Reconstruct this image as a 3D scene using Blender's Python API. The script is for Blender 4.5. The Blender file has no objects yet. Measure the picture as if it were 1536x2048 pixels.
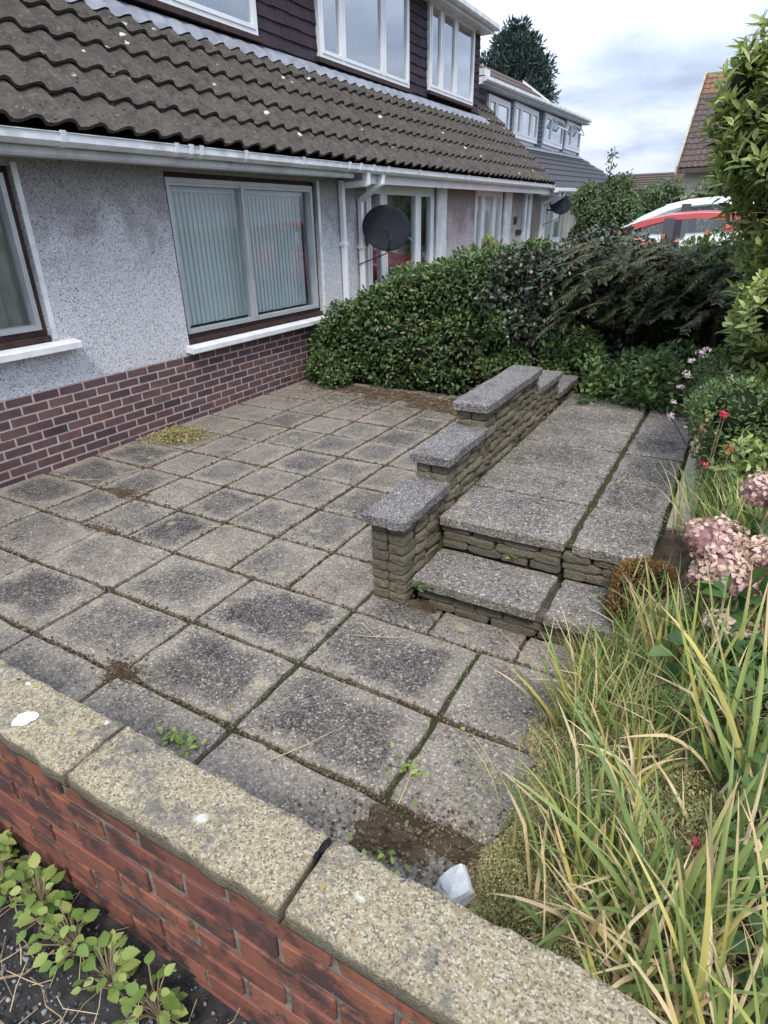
import bpy, bmesh, math, random
import numpy as np
from mathutils import Vector, Matrix
random.seed(7); RNG = np.random.default_rng(7)
R = math.radians
scene = bpy.context.scene
COL = scene.collection

# ------------------------------------------------------------------ camera
cam_d = bpy.data.cameras.new('camera'); cam = bpy.data.objects.new('camera', cam_d); COL.objects.link(cam)
pitch, yaw, roll = R(25.60596535), R(30.03631333), R(-1.17974729)
fw = Vector((-math.sin(yaw)*math.cos(pitch), math.cos(yaw)*math.cos(pitch), -math.sin(pitch)))
r0 = Vector((math.cos(yaw), math.sin(yaw), 0)); u0 = r0.cross(fw)
cr_ = r0*math.cos(roll)+u0*math.sin(roll); cu_ = cr_.cross(fw)
cam.matrix_world = Matrix(((cr_.x, cu_.x, -fw.x, 4.73301834), (cr_.y, cu_.y, -fw.y, -2.67760239),
                           (cr_.z, cu_.z, -fw.z, 1.78659743), (0, 0, 0, 1)))
cam_d.sensor_fit = 'HORIZONTAL'; cam_d.sensor_width = 36; cam_d.lens = 36*1205.3/1536
cam_d.clip_start = .05; cam_d.clip_end = 1000
scene.camera = cam
# ------------------------------------------------------------------ sky, sun, exposure
SUN_EL, SUN_AZ = 52, 152          # azimuth: clockwise from +Y
w = bpy.data.worlds.new('World'); scene.world = w; w.use_nodes = True
nt = w.node_tree; nt.nodes.clear()
def wn(t, **k):
    n = nt.nodes.new(t)
    for a, b in k.items(): setattr(n, a, b)
    return n
wo = wn('ShaderNodeOutputWorld'); bg = wn('ShaderNodeBackground'); bg.inputs[1].default_value = .1
sk = wn('ShaderNodeTexSky', sky_type='NISHITA', sun_disc=False, sun_elevation=R(SUN_EL), sun_rotation=R(SUN_AZ))
sk.dust_density = 2.0
tc = wn('ShaderNodeTexCoord'); sp = wn('ShaderNodeSeparateXYZ'); nt.links.new(tc.outputs['Generated'], sp.inputs[0])
mz = wn('ShaderNodeMath', operation='MAXIMUM'); mz.inputs[1].default_value = 0; nt.links.new(sp.outputs[2], mz.inputs[0])
za = wn('ShaderNodeMath', operation='ADD'); za.inputs[1].default_value = .16; nt.links.new(mz.outputs[0], za.inputs[0])
cb = wn('ShaderNodeCombineXYZ')
for i in (0, 1):
    d = wn('ShaderNodeMath', operation='DIVIDE'); nt.links.new(sp.outputs[i], d.inputs[0]); nt.links.new(za.outputs[0], d.inputs[1]); nt.links.new(d.outputs[0], cb.inputs[i])
def wnoise(scale, detail, off, dist=.0):
    mp = wn('ShaderNodeMapping'); mp.inputs['Location'].default_value = off; nt.links.new(cb.outputs[0], mp.inputs[0])
    n = wn('ShaderNodeTexNoise'); n.inputs['Scale'].default_value = scale; n.inputs['Detail'].default_value = detail
    n.inputs['Roughness'].default_value = .55; n.inputs['Distortion'].default_value = dist; nt.links.new(mp.outputs[0], n.inputs['Vector']); return n.outputs['Fac']
def wramp(f, st):
    r = wn('ShaderNodeValToRGB'); e = r.color_ramp.elements
    while len(e) < len(st): e.new(.5)
    for i, (p, c) in enumerate(st): e[i].position = p; e[i].color = (*c, 1)
    nt.links.new(f, r.inputs[0]); return r.outputs[0]
cc = wramp(wnoise(1.15, 6, (3.1, 1.7, 0), .25), [(.33, (3.5, 4.2, 5.5)), (.45, (4.8, 5.6, 7.1)), (.55, (6.2, 6.9, 8.4)), (.68, (7.5, 8.0, 9.2))])
cv = wramp(wnoise(.9, 5, (7.3, 2.2, 0), .1), [(.28, (.45, .45, .45)), (.44, (1, 1, 1))])
mx = wn('ShaderNodeMix', data_type='RGBA'); nt.links.new(cv, mx.inputs[0]); nt.links.new(sk.outputs[0], mx.inputs[6]); nt.links.new(cc, mx.inputs[7])
# overcast luminance law: the cloud layer brightens towards the zenith
lz = wn('ShaderNodeMapRange'); lz.inputs['From Min'].default_value = 0; lz.inputs['From Max'].default_value = 1; lz.inputs['To Min'].default_value = .56; lz.inputs['To Max'].default_value = 1.75; nt.links.new(mz.outputs[0], lz.inputs['Value'])
ml = wn('ShaderNodeVectorMath', operation='SCALE'); nt.links.new(mx.outputs[2], ml.inputs[0]); nt.links.new(lz.outputs[0], ml.inputs['Scale'])
nt.links.new(ml.outputs[0], bg.inputs[0]); nt.links.new(bg.outputs[0], wo.inputs[0])
sl = bpy.data.lights.new('sun', 'SUN'); sl.energy = 1.5; sl.angle = R(12); sl.color = (1, .93, .82)
so = bpy.data.objects.new('sun', sl); COL.objects.link(so)
sd = Vector((math.sin(R(SUN_AZ))*math.cos(R(SUN_EL)), math.cos(R(SUN_AZ))*math.cos(R(SUN_EL)), math.sin(R(SUN_EL))))
so.rotation_euler = sd.to_track_quat('Z', 'Y').to_euler()
vs = scene.view_settings; vs.view_transform = 'Standard'; vs.look = 'None'; vs.exposure = 1.06; vs.gamma = 1; vs.use_curve_mapping = False

# ------------------------------------------------------------------ object helpers
def tag(o, label=None, cat=None, group=None, kind=None):
    if label: o['label'] = label
    if cat: o['category'] = cat
    if group: o['group'] = group
    if kind: o['kind'] = kind
    return o
def empty(name, loc=(0, 0, 0), rz=0):
    o = bpy.data.objects.new(name, None); COL.objects.link(o); o.location = loc; o.rotation_euler = (0, 0, rz)
    o.empty_display_size = .1; return o
def link(name, mesh, parent=None, loc=None, rot=None, scale=None):
    o = bpy.data.objects.new(name, mesh); COL.objects.link(o)
    if parent is not None: o.parent = parent
    if loc is not None: o.location = loc
    if rot is not None: o.rotation_euler = rot
    if scale is not None: o.scale = scale
    return o
class MB:
    def __init__(s): s.v = []; s.f = []
    def add(s, vs, fs):
        k = len(s.v); s.v += [tuple(p) for p in vs]; s.f += [tuple(i+k for i in f) for f in fs]; return s
    def box(s, x0, x1, y0, y1, z0, z1):
        return s.add([(x0,y0,z0),(x1,y0,z0),(x1,y1,z0),(x0,y1,z0),(x0,y0,z1),(x1,y0,z1),(x1,y1,z1),(x0,y1,z1)],
                     [(3,2,1,0),(4,5,6,7),(0,1,5,4),(1,2,6,5),(2,3,7,6),(3,0,4,7)])
    def prism(s, poly, a0, a1, axis):
        """poly: 2D outline in the two other axes, extruded along axis from a0 to a1"""
        n = len(poly)
        def P(p, a):
            q = list(p); q.insert(axis, a); return q
        s.add([P(p, a0) for p in poly]+[P(p, a1) for p in poly],
              [tuple(range(n))[::-1], tuple(range(n, 2*n))]+[(i, (i+1) % n, n+(i+1) % n, n+i) for i in range(n)]); return s
    def tube(s, path, rad, n=6, cap=True):
        path = [Vector(p) for p in path]; m = len(path)
        rad = [rad]*m if not hasattr(rad, '__len__') else rad
        vs = []; pn = None
        for i, p in enumerate(path):
            t = (path[min(i+1, m-1)]-path[max(i-1, 0)]); t = t.normalized() if t.length > 1e-9 else Vector((0, 0, 1))
            if pn is None: pn = t.orthogonal().normalized()
            else:
                pn = pn-t*pn.dot(t); pn = pn.normalized() if pn.length > 1e-6 else t.orthogonal().normalized()
            b = t.cross(pn)
            vs += [p+(pn*math.cos(a)+b*math.sin(a))*rad[i] for a in (2*math.pi*j/n for j in range(n))]
        fs = [(i*n+j, i*n+(j+1) % n, (i+1)*n+(j+1) % n, (i+1)*n+j) for i in range(m-1) for j in range(n)]
        if cap: fs += [tuple(range(n))[::-1], tuple((m-1)*n+j for j in range(n))]
        return s.add(vs, fs)
    def quad(s, a, b, c, d): return s.add([a, b, c, d], [(0, 1, 2, 3)])
    def mesh(s, name, mat, smooth=False):
        me = bpy.data.meshes.new(name); me.from_pydata(s.v, [], s.f); me.materials.append(mat)
        bm = bmesh.new(); bm.from_mesh(me); bmesh.ops.recalc_face_normals(bm, faces=bm.faces); bm.to_mesh(me); bm.free()
        if smooth: me.polygons.foreach_set('use_smooth', [True]*len(me.polygons))
        me.update(); return me
    def build(s, name, mat, parent=None, smooth=False, bevel=0, loc=None, rot=None):
        me = s.mesh(name, mat, smooth)
        if bevel:
            bm = bmesh.new(); bm.from_mesh(me)
            bmesh.ops.bevel(bm, geom=list(bm.edges), offset=bevel, segments=1, affect='EDGES', clamp_overlap=True); bm.to_mesh(me); bm.free()
        return link(name, me, parent, loc, rot)
def block_mesh(name, sx, sy, sz, mat, bevel=.004, cuts=0, rough=0, seed=0, pillow=0):
    """centred block with chamfered edges; optional subdivision with pillowed, uneven faces"""
    bm = bmesh.new(); bmesh.ops.create_cube(bm, size=1)
    if cuts: bmesh.ops.subdivide_edges(bm, edges=bm.edges, cuts=cuts, use_grid_fill=True)
    rn = random.Random(seed)
    for v in bm.verts:
        x, y, z = v.co*2
        if pillow:
            k = 1-pillow*((abs(x) > .99)+(abs(y) > .99)+(abs(z) > .99)-1)
            x *= k; y *= k; z *= k
        v.co = (x*sx/2+rn.uniform(-rough, rough), y*sy/2+rn.uniform(-rough, rough), z*sz/2+rn.uniform(-rough, rough)*.6)
    if bevel: bmesh.ops.bevel(bm, geom=list(bm.edges), offset=bevel, segments=1, affect='EDGES', clamp_overlap=True)
    me = bpy.data.meshes.new(name); bm.to_mesh(me); bm.free(); me.materials.append(mat); return me
def nparr_mesh(name, mat, V, F3=None, F4=None, tint=None):
    me = bpy.data.meshes.new(name); V = np.asarray(V, np.float32).reshape(-1, 3)
    F3 = np.zeros((0, 3), np.int32) if F3 is None else np.asarray(F3, np.int32).reshape(-1, 3)
    F4 = np.zeros((0, 4), np.int32) if F4 is None else np.asarray(F4, np.int32).reshape(-1, 4)
    me.vertices.add(len(V)); me.vertices.foreach_set('co', V.ravel())
    loops = np.concatenate([F3.ravel(), F4.ravel()]); me.loops.add(len(loops)); me.loops.foreach_set('vertex_index', loops)
    st = np.concatenate([np.arange(len(F3))*3, len(F3)*3+np.arange(len(F4))*4]).astype(np.int32)
    me.polygons.add(len(st)); me.polygons.foreach_set('loop_start', st)
    if tint is not None:
        a = me.attributes.new('tint', 'FLOAT', 'POINT'); a.data.foreach_set('value', np.asarray(tint, np.float32))
    me.materials.append(mat); me.update(calc_edges=True); me.validate(); return me
LEAF_S = np.array([(0,0,0),(.34,-.5,.13),(.34,.5,.13),(.72,-.36,.05),(.72,.36,.05),(1,0,-.16)], np.float32)
LEAF_S3 = [(0,2,1),(3,4,5)]; LEAF_S4 = [(1,2,4,3)]
LEAF_F = np.array([(0,0,0),(.3,-.48,.16),(.3,0,0),(.3,.48,.16),(.68,-.38,.08),(.68,0,-.05),(.68,.38,.08),(1,0,-.22)], np.float32)
LEAF_F3 = [(0,2,1),(0,3,2),(4,5,7),(5,6,7)]; LEAF_F4 = [(1,2,5,4),(2,3,6,5)]
def norm(a): return a/np.maximum(np.linalg.norm(a, axis=1, keepdims=True), 1e-9)
def leaf_arrays(P, D, U, L, W, fold=False, tint=None):
    T, f3, f4 = (LEAF_F, LEAF_F3, LEAF_F4) if fold else (LEAF_S, LEAF_S3, LEAF_S4)
    D = norm(np.asarray(D, float)); S = norm(np.cross(D, U)); N = np.cross(S, D); n = len(P); k = len(T)
    L = np.broadcast_to(L, (n,)); W = np.broadcast_to(W, (n,))
    V = P[:, None, :]+D[:, None, :]*(T[None, :, 0]*L[:, None])[..., None]+S[:, None, :]*(T[None, :, 1]*W[:, None])[..., None]+N[:, None, :]*(T[None, :, 2]*W[:, None])[..., None]
    b = (np.arange(n)*k)[:, None, None]
    t = RNG.random(n) if tint is None else tint
    return V.reshape(-1, 3), (np.array(f3)[None]+b).reshape(-1, 3), (np.array(f4)[None]+b).reshape(-1, 4), np.repeat(t, k)
def leaves(name, parent, mat, P, D, U, L, W, fold=False, tint=None, kind='stuff'):
    V, a, b, t = leaf_arrays(np.asarray(P, float), D, U, L, W, fold, tint)
    o = link(name, nparr_mesh(name, mat, V, a, b, t), parent)
    if kind: o['kind'] = kind
    return o
def blob_points(blobs, n, lo=.78, hi=1.06, hemi=None):
    """points near the surface of a union of ellipsoids (those buried in another are dropped); returns P, outward normal"""
    B = np.array(blobs, float); ar = (B[:,3]*B[:,4]+B[:,4]*B[:,5]+B[:,3]*B[:,5]); ar /= ar.sum()
    i = RNG.choice(len(B), n, p=ar); g = norm(RNG.normal(size=(n, 3)))
    P = B[i, :3]+g*B[i, 3:6]*RNG.uniform(lo, hi, n)[:, None]
    N = norm(g/B[i, 3:6]); keep = np.ones(n, bool)
    for j in range(len(B)):
        q = ((P-B[j, :3])/B[j, 3:6]); keep &= ~(((q**2).sum(1) < .6) & (i != j))
    if hemi is not None: keep &= hemi(P)
    return P[keep], N[keep]
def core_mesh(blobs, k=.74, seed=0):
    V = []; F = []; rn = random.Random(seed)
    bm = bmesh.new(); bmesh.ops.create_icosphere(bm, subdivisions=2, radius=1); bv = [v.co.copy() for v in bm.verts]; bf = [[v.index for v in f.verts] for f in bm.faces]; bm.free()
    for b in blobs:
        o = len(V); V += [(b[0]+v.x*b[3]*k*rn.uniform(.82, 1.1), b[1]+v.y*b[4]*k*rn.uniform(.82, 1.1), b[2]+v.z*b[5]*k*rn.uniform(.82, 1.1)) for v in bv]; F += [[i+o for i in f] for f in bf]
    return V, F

# ------------------------------------------------------------------ material helpers
class NM:
    def __init__(s, name, rough=.85, spec=.3, metal=0):
        s.m = bpy.data.materials.new(name); s.m.use_nodes = True; s.t = s.m.node_tree; s.t.nodes.clear()
        s.out = s.t.nodes.new('ShaderNodeOutputMaterial'); s.b = s.t.nodes.new('ShaderNodeBsdfPrincipled')
        s.t.links.new(s.b.outputs[0], s.out.inputs[0]); s.set('Roughness', rough); s.set('Specular IOR Level', spec); s.set('Metallic', metal); s.tcn = None
    def set(s, k, v):
        if isinstance(v, bpy.types.NodeSocket): s.t.links.new(v, s.b.inputs[k])
        else: s.b.inputs[k].default_value = (*v, 1) if hasattr(v, '__len__') and len(v) == 3 else v
        return s
    def a(s, typ, ins, out=0, **props):
        n = s.t.nodes.new(typ)
        for k, v in props.items(): setattr(n, k, v)
        for k, v in ins.items():
            if isinstance(v, bpy.types.NodeSocket): s.t.links.new(v, n.inputs[k])
            else:
                if hasattr(v, '__len__') and len(v) == 3 and n.inputs[k].type == 'RGBA': v = (*v, 1)
                n.inputs[k].default_value = v
        return n.outputs[out]
    def tc(s, k='Object'):
        if s.tcn is None: s.tcn = s.t.nodes.new('ShaderNodeTexCoord')
        return s.tcn.outputs[k]
    def rnd(s): return s.a('ShaderNodeObjectInfo', {}, 'Random')
    def roc(s):
        """object coordinates shifted by the object's random number, so that alike pieces differ"""
        r = s.rnd(); c = s.a('ShaderNodeCombineXYZ', {0: s.ma('MULTIPLY', r, 37.3), 1: s.ma('MULTIPLY', r, 91.7), 2: s.ma('MULTIPLY', r, 13.1)})
        return s.a('ShaderNodeVectorMath', {0: s.tc(), 1: c}, operation='ADD')
    def ma(s, op, a, b=0.0, clamp=False): return s.a('ShaderNodeMath', {0: a, 1: b}, operation=op, use_clamp=clamp)
    def noise(s, vec, scale, detail=4, rough=.55, dist=0): return s.a('ShaderNodeTexNoise', {'Vector': vec, 'Scale': scale, 'Detail': detail, 'Roughness': rough, 'Distortion': dist}, 'Fac')
    def vor(s, vec, scale, out='Distance', rnd=1): return s.a('ShaderNodeTexVoronoi', {'Vector': vec, 'Scale': scale, 'Randomness': rnd}, out)
    def cell(s, vec, scale): return s.a('ShaderNodeSeparateColor', {0: s.vor(vec, scale, 'Color')}, 0)
    def ramp(s, f, st, interp='LINEAR'):
        n = s.t.nodes.new('ShaderNodeValToRGB'); n.color_ramp.interpolation = interp; e = n.color_ramp.elements
        while len(e) < len(st): e.new(.5)
        for i, (p, c) in enumerate(st):
            e[i].position = p; e[i].color = (*c, 1) if hasattr(c, '__len__') else (c, c, c, 1)
        s.t.links.new(f, n.inputs[0]); return n.outputs[0]
    def step(s, f, lo, hi): return s.a('ShaderNodeMapRange', {'Value': f, 'From Min': lo, 'From Max': hi}, 0, interpolation_type='SMOOTHSTEP')
    def mix(s, f, a, b, mode='MIX'):
        n = s.t.nodes.new('ShaderNodeMix'); n.data_type = 'RGBA'; n.blend_type = mode
        for k, v in ((0, f), (6, a), (7, b)):
            if isinstance(v, bpy.types.NodeSocket): s.t.links.new(v, n.inputs[k])
            else: n.inputs[k].default_value = (*v, 1) if hasattr(v, '__len__') and len(v) == 3 else v
        return n.outputs[2]
    def bump(s, h, dist=.005, strength=.6):
        s.set('Normal', s.a('ShaderNodeBump', {'Height': h, 'Distance': dist, 'Strength': strength})); return s
    def xyz(s, vec): 
        n = s.t.nodes.new('ShaderNodeSeparateXYZ'); s.t.links.new(vec, n.inputs[0]); return n.outputs
def slab_material(name, dark=.56, tan=.5):
    m = NM(name, .88, .25); oc = m.roc(); g = m.xyz(m.tc('Generated'))
    ex = m.ma('MINIMUM', g[0], m.ma('SUBTRACT', 1.0, g[0])); ey = m.ma('MINIMUM', g[1], m.ma('SUBTRACT', 1.0, g[1])); e = m.ma('MINIMUM', ex, ey)
    n1 = m.noise(oc, 4.5, 5, .62); n2 = m.noise(oc, 13, 4, .6)
    edge = m.step(m.ma('ADD', e, m.ma('MULTIPLY', m.ma('SUBTRACT', n1, .5), .55)), .03, .25)
    edge = m.ma('MULTIPLY', edge, m.ma('ADD', m.ma('MULTIPLY', m.rnd(), .7), .12)); wp = m.a('ShaderNodeNewGeometry', {}, 'Position'); w1 = m.noise(wp, 1.7, 6, .68); w2 = m.noise(wp, 6.5, 6, .7)
    c = m.cell(oc, 125)
    spk = m.ramp(c, [(0, (.026,.025,.025)), (.16, (.068,.064,.063)), (.40, (.135,.125,.120)), (.66, (.20,.186,.174)), (.87, (.29,.27,.25)), (.96, (.50,.475,.445))], 'CONSTANT')
    rim = m.mix(tan, spk, (.335, .285, .22)); cen = m.mix(1, spk, (dark, dark, dark), 'MULTIPLY')
    col = m.mix(edge, rim, cen); col = m.mix(m.ma('MULTIPLY', m.step(m.ma('ADD', w1, m.ma('MULTIPLY', w2, .55)), .70, .92), m.ma('ADD', m.ma('MULTIPLY', edge, .55), .22)), col, m.mix(1, spk, (.42, .415, .42), 'MULTIPLY'))
    col = m.mix(m.ma('MULTIPLY', m.step(n2, .56, .75), .55), col, (.17, .135, .095))                    # dry mud film
    blk = m.ma('MULTIPLY', m.step(m.noise(wp, 48, 5, .72), .54, .60), m.step(m.noise(wp, 3.4, 5, .65), .42, .60))
    col = m.mix(m.ma('MULTIPLY', blk, .85), col, (.022, .02, .02))                                        # black lichen
    ye = m.ma('MULTIPLY', m.step(m.vor(oc, 3.3), .17, .1), m.step(n2, .42, .55)); col = m.mix(m.ma('MULTIPLY', ye, .55), col, (.36, .31, .2))
    m.set('Base Color', col); h = m.ma('ADD', m.vor(oc, 125), m.ma('MULTIPLY', n2, .6)); return m.bump(h, .006, .7).m
MAT = {}
MAT['slab'] = slab_material('exposed_aggregate_slab')
MAT['slab_path'] = slab_material('aggregate_path_slab', .7, .3)
def cap_mat():
    m = NM('aggregate_coping', .88, .25); oc = m.roc(); c = m.cell(oc, 190); n2 = m.noise(oc, 9, 5, .6)
    spk = m.ramp(c, [(0, (.055,.052,.052)), (.16, (.105,.098,.095)), (.38, (.17,.157,.15)), (.66, (.235,.217,.205)), (.9, (.32,.30,.285)), (.975, (.50,.48,.45))], 'CONSTANT')
    col = m.mix(m.ma('MULTIPLY', m.step(n2, .45, .72), .5), spk, (.06, .056, .056)); m.set('Base Color', col)
    return m.bump(m.ma('ADD', m.vor(oc, 190), n2), .006, .7).m
MAT['cap'] = cap_mat()
def coping_mat():
    m = NM('weathered_reconstituted_stone', .92, .2); oc = m.roc(); n1 = m.noise(oc, 5, 6, .65); n2 = m.noise(oc, 28, 5, .65); c = m.cell(oc, 300)
    col = m.ramp(m.noise(oc, 120, 6, .75), [(.33, (.19,.15,.088)), (.5, (.36,.30,.19)), (.67, (.50,.44,.315))])
    col = m.mix(m.ma('MULTIPLY', m.step(c, .84, .92), .7), col, (.55, .52, .44)); col = m.mix(m.ma('MULTIPLY', m.step(c, .2, .1), .8), col, (.12, .105, .085))
    col = m.mix(m.ma('MULTIPLY', m.step(m.ma('ADD', m.noise(oc, 34, 6, .75), m.ma('MULTIPLY', n1, .7)), .84, 1.05), .75), col, (.13, .122, .115))   # grey lichen
    col = m.mix(m.ma('MULTIPLY', m.step(m.ma('ADD', m.vor(oc, 34), m.ma('MULTIPLY', n2, .5)), .40, .30), m.step(n1, .46, .6)), col, (.045, .043, .045))
    col = m.mix(m.ma('MULTIPLY', m.step(m.vor(oc, 11), .2, .1), m.step(n2, .5, .6)), col, (.62, .6, .52))
    col = m.mix(m.ma('MULTIPLY', m.step(m.vor(oc, 15), .17, .1), m.step(n1, .5, .6)), col, (.5, .32, .08))
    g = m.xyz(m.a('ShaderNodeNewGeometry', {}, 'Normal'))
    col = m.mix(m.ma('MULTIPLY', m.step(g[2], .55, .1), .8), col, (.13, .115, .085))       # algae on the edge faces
    m.set('Base Color', col); return m.bump(m.ma('ADD', m.ma('MULTIPLY', m.vor(oc, 230), .5), m.ma('MULTIPLY', m.noise(oc, 70, 6, .75), 1.6)), .007, .9).m
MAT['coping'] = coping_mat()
def brick_mat(name, stops, stain, amt, scale=22):
    m = NM(name, .85, .25); oc = m.roc(); r = m.rnd(); n = m.noise(oc, scale, 6, .7); n1 = m.noise(oc, 9, 6, .68)
    col = m.ramp(r, stops); col = m.mix(m.ma('MULTIPLY', m.step(n, .35, .7), .5), col, m.mix(1, col, (.62, .58, .58), 'MULTIPLY'))
    col = m.mix(m.ma('MULTIPLY', m.step(m.ma('ADD', n1, m.ma('MULTIPLY', n, .3)), .60, .76), amt), col, stain)
    col = m.mix(m.ma('MULTIPLY', m.step(m.vor(oc, 120), .16, .08), m.step(m.cell(oc, 120), .90, .92)), col, (.5, .36, .28))
    m.set('Base Color', col); return m.bump(m.ma('ADD', n, m.ma('MULTIPLY', m.noise(oc, 140, 3), .5)), .006, .6).m
MAT['brick_red'] = brick_mat('red_brick', [(0, (.25,.098,.062)), (.4, (.205,.078,.052)), (.75, (.155,.062,.048)), (1, (.27,.112,.07))], (.06, .036, .034), .95, 10)
MAT['brick_brown'] = brick_mat('purple_brown_brick', [(0, (.085,.05,.055)), (.25, (.145,.08,.078)), (.5, (.115,.066,.072)), (.72, (.17,.092,.082)), (.88, (.055,.037,.047)), (1, (.135,.078,.076))], (.08, .05, .055), .5, 14)
def simple(name, col, rough=.8, spec=.3, var=.35, scale=8, bumpd=0, metal=0, bscale=60, col2=None):
    m = NM(name, rough, spec, metal); oc = m.tc(); n = m.noise(oc, scale, 5, .6)
    c2 = col2 or tuple(x*(1-var) for x in col); m.set('Base Color', m.mix(m.step(n, .35, .68), col, c2))
    if bumpd: m.bump(m.noise(oc, bscale, 4, .65), bumpd, .7)
    return m.m
MAT['mortar_grey'] = simple('dark_mortar', (.215,.20,.165), .95, .1, .5, 30, .006)
MAT['mortar_pale'] = simple('pale_mortar', (.46,.40,.37), .95, .1, .3, 20, .004)
MAT['mortar_stone'] = simple('stone_mortar', (.075,.068,.055), .95, .1, .45, 20, .008)
MAT['soil'] = simple('dry_soil', (.10,.075,.05), .98, .05, .5, 18, .02, 0, 45)
MAT['joint'] = simple('soil_and_moss_joint', (.06,.047,.030), .98, .05, .5, 9, .012, 0, 80, (.04,.046,.018))
MAT['white'] = simple('white_upvc', (.76,.77,.79), .35, .45, .1, 3)
MAT['white_dirty'] = simple('weathered_white_upvc', (.72,.73,.75), .4, .4, .28, 5)
MAT['white_paint'] = simple('white_painted_sill', (.70,.71,.72), .55, .35, .18, 7, .002)
MAT['timber'] = simple('dark_brown_timber', (.055,.03,.026), .6, .3, .45, 12, .002)
MAT['alu'] = simple('grey_aluminium', (.50,.52,.53), .4, .5, .15, 5, 0, .35)
MAT['black'] = simple('black_plastic', (.016,.017,.02), .45, .4, .2)
MAT['dish'] = simple('dark_grey_mesh_dish', (.022,.024,.030), .95, .05, .2, 4)
MAT['lead'] = simple('grey_lead_flashing', (.24,.26,.31), .6, .4, .35, 6, .003)
MAT['felt'] = simple('roof_underlay', (.022,.02,.019), .95, .1)
MAT['flat_roof'] = simple('mineral_felt', (.14,.15,.14), .95, .1, .3)
MAT['interior'] = simple('dim_room', (.10,.10,.10), .9, .1)
MAT['blind'] = simple('grey_green_fabric', (.66,.72,.72), .8, .2, .05, 3)
MAT['curtain'] = simple('grey_brown_curtain', (.36,.36,.31), .9, .1, .3, 4)
MAT['net'] = simple('white_net_curtain', (.80,.83,.88), .9, .1, .1, 3)
MAT['rubber'] = simple('tyre_rubber', (.02,.02,.02), .8, .2)
MAT['chrome'] = simple('silver_trim', (.6,.6,.62), .25, .5, .05, 3, 0, .9)
MAT['car_red'] = simple('red_car_paint', (.36,.022,.022), .25, .55, .05)
MAT['car_white'] = simple('white_car_paint', (.74,.77,.78), .25, .55, .04)
MAT['fence'] = simple('weathered_fence_timber', (.27,.25,.22), .9, .15, .35, 10, .003)
MAT['bark'] = simple('brown_bark', (.10,.075,.055), .95, .1, .4, 20, .006)
MAT['straw'] = simple('dry_straw', (.48,.38,.22), .85, .2, .3, 30)
MAT['twig'] = simple('pale_dry_stem', (.28,.22,.14), .9, .1, .4, 30)
MAT['white_stone'] = simple('white_painted_stone', (.66,.68,.70), .85, .2, .22, 14, .004)
MAT['kerb'] = simple('pale_concrete_kerb', (.42,.38,.29), .92, .15, .35, 9, .004)
MAT['tarmac'] = simple('old_tarmac', (.055,.056,.06), .95, .15, .4, 6, .006)
MAT['grass_ground'] = simple('rough_grass_ground', (.05,.07,.025), .95, .1, .5, 3, .02, 0, 12)
def pebbledash(name, cols, dark_top_and_grime=True):
    m = NM(name, .9, .2); oc = m.tc(); c = m.cell(oc, 105); n = m.noise(oc, 2.3, 5, .6); n2 = m.noise(oc, 7, 4)
    col = m.ramp(c, cols, 'CONSTANT')
    if dark_top_and_grime:
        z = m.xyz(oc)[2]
        d = m.step(m.ma('ADD', z, m.ma('MULTIPLY', m.ma('SUBTRACT', n, .5), 1.6)), 1.45, 2.0)     # darker towards the top of the wall, boundary broken by noise
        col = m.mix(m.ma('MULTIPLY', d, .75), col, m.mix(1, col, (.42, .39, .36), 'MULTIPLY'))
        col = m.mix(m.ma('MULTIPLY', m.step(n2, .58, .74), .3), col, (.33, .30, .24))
    m.set('Base Color', col); return m.bump(m.ma('MULTIPLY', m.vor(oc, 105), -1), .009, .8).m
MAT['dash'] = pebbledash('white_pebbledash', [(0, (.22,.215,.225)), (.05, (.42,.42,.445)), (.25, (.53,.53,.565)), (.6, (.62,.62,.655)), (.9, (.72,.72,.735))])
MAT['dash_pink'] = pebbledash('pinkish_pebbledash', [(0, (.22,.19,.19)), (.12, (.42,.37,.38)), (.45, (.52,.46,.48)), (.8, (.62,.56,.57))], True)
MAT['render'] = simple('pale_render', (.62,.58,.50), .9, .2, .2, 2, .003)
def tile_mat(name, a, b, lichen=True):
    m = NM(name, .92, .2); oc = m.roc(); n = m.noise(oc, 9, 6, .65); n2 = m.noise(oc, 34, 4, .7)
    col = m.ramp(n, [(.28, a), (.55, b), (.75, tuple(x*1.35 for x in b))])
    if lichen:
        col = m.mix(m.step(n2, .55, .7), col, (.15, .137, .105)); col = m.mix(m.ma('MULTIPLY', m.step(m.noise(oc, 60, 4, .7), .55, .66), .7), col, (.035, .033, .03))
        col = m.mix(m.ma('MULTIPLY', m.step(m.vor(oc, 17), .22, .14), m.step(m.rnd(), .3, .5)), col, (.018, .017, .016))
        col = m.mix(m.ma('MULTIPLY', m.step(m.ma('ADD', m.vor(oc, 6), m.ma('MULTIPLY', n2, .42)), .40, .30), m.step(m.cell(oc, 6), .74, .76)), col, (.55, .53, .47))
    m.set('Base Color', col); return m.bump(m.ma('ADD', n, n2), .008, .8).m
MAT['tile'] = tile_mat('lichened_concrete_tile', (.036,.032,.029), (.074,.066,.057))
MAT['tile_grey'] = tile_mat('dark_grey_tile', (.045,.047,.055), (.075,.078,.09), False)
MAT['tile_red'] = tile_mat('brown_red_tile', (.055,.043,.042), (.10,.075,.068), False)
MAT['tile_rust'] = tile_mat('rust_stained_tile', (.13,.07,.045), (.20,.105,.06), False)
def shingle(name, a, b):
    m = NM(name, .8, .25); oc = m.roc(); m.set('Base Color', m.mix(m.noise(oc, 25, 4), m.mix(m.rnd(), a, b), a)); return m.bump(m.noise(oc, 60, 4), .003, .5).m
MAT['shingle'] = shingle('dark_purple_brown_shingle', (.036,.027,.035), (.062,.045,.056))
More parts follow.
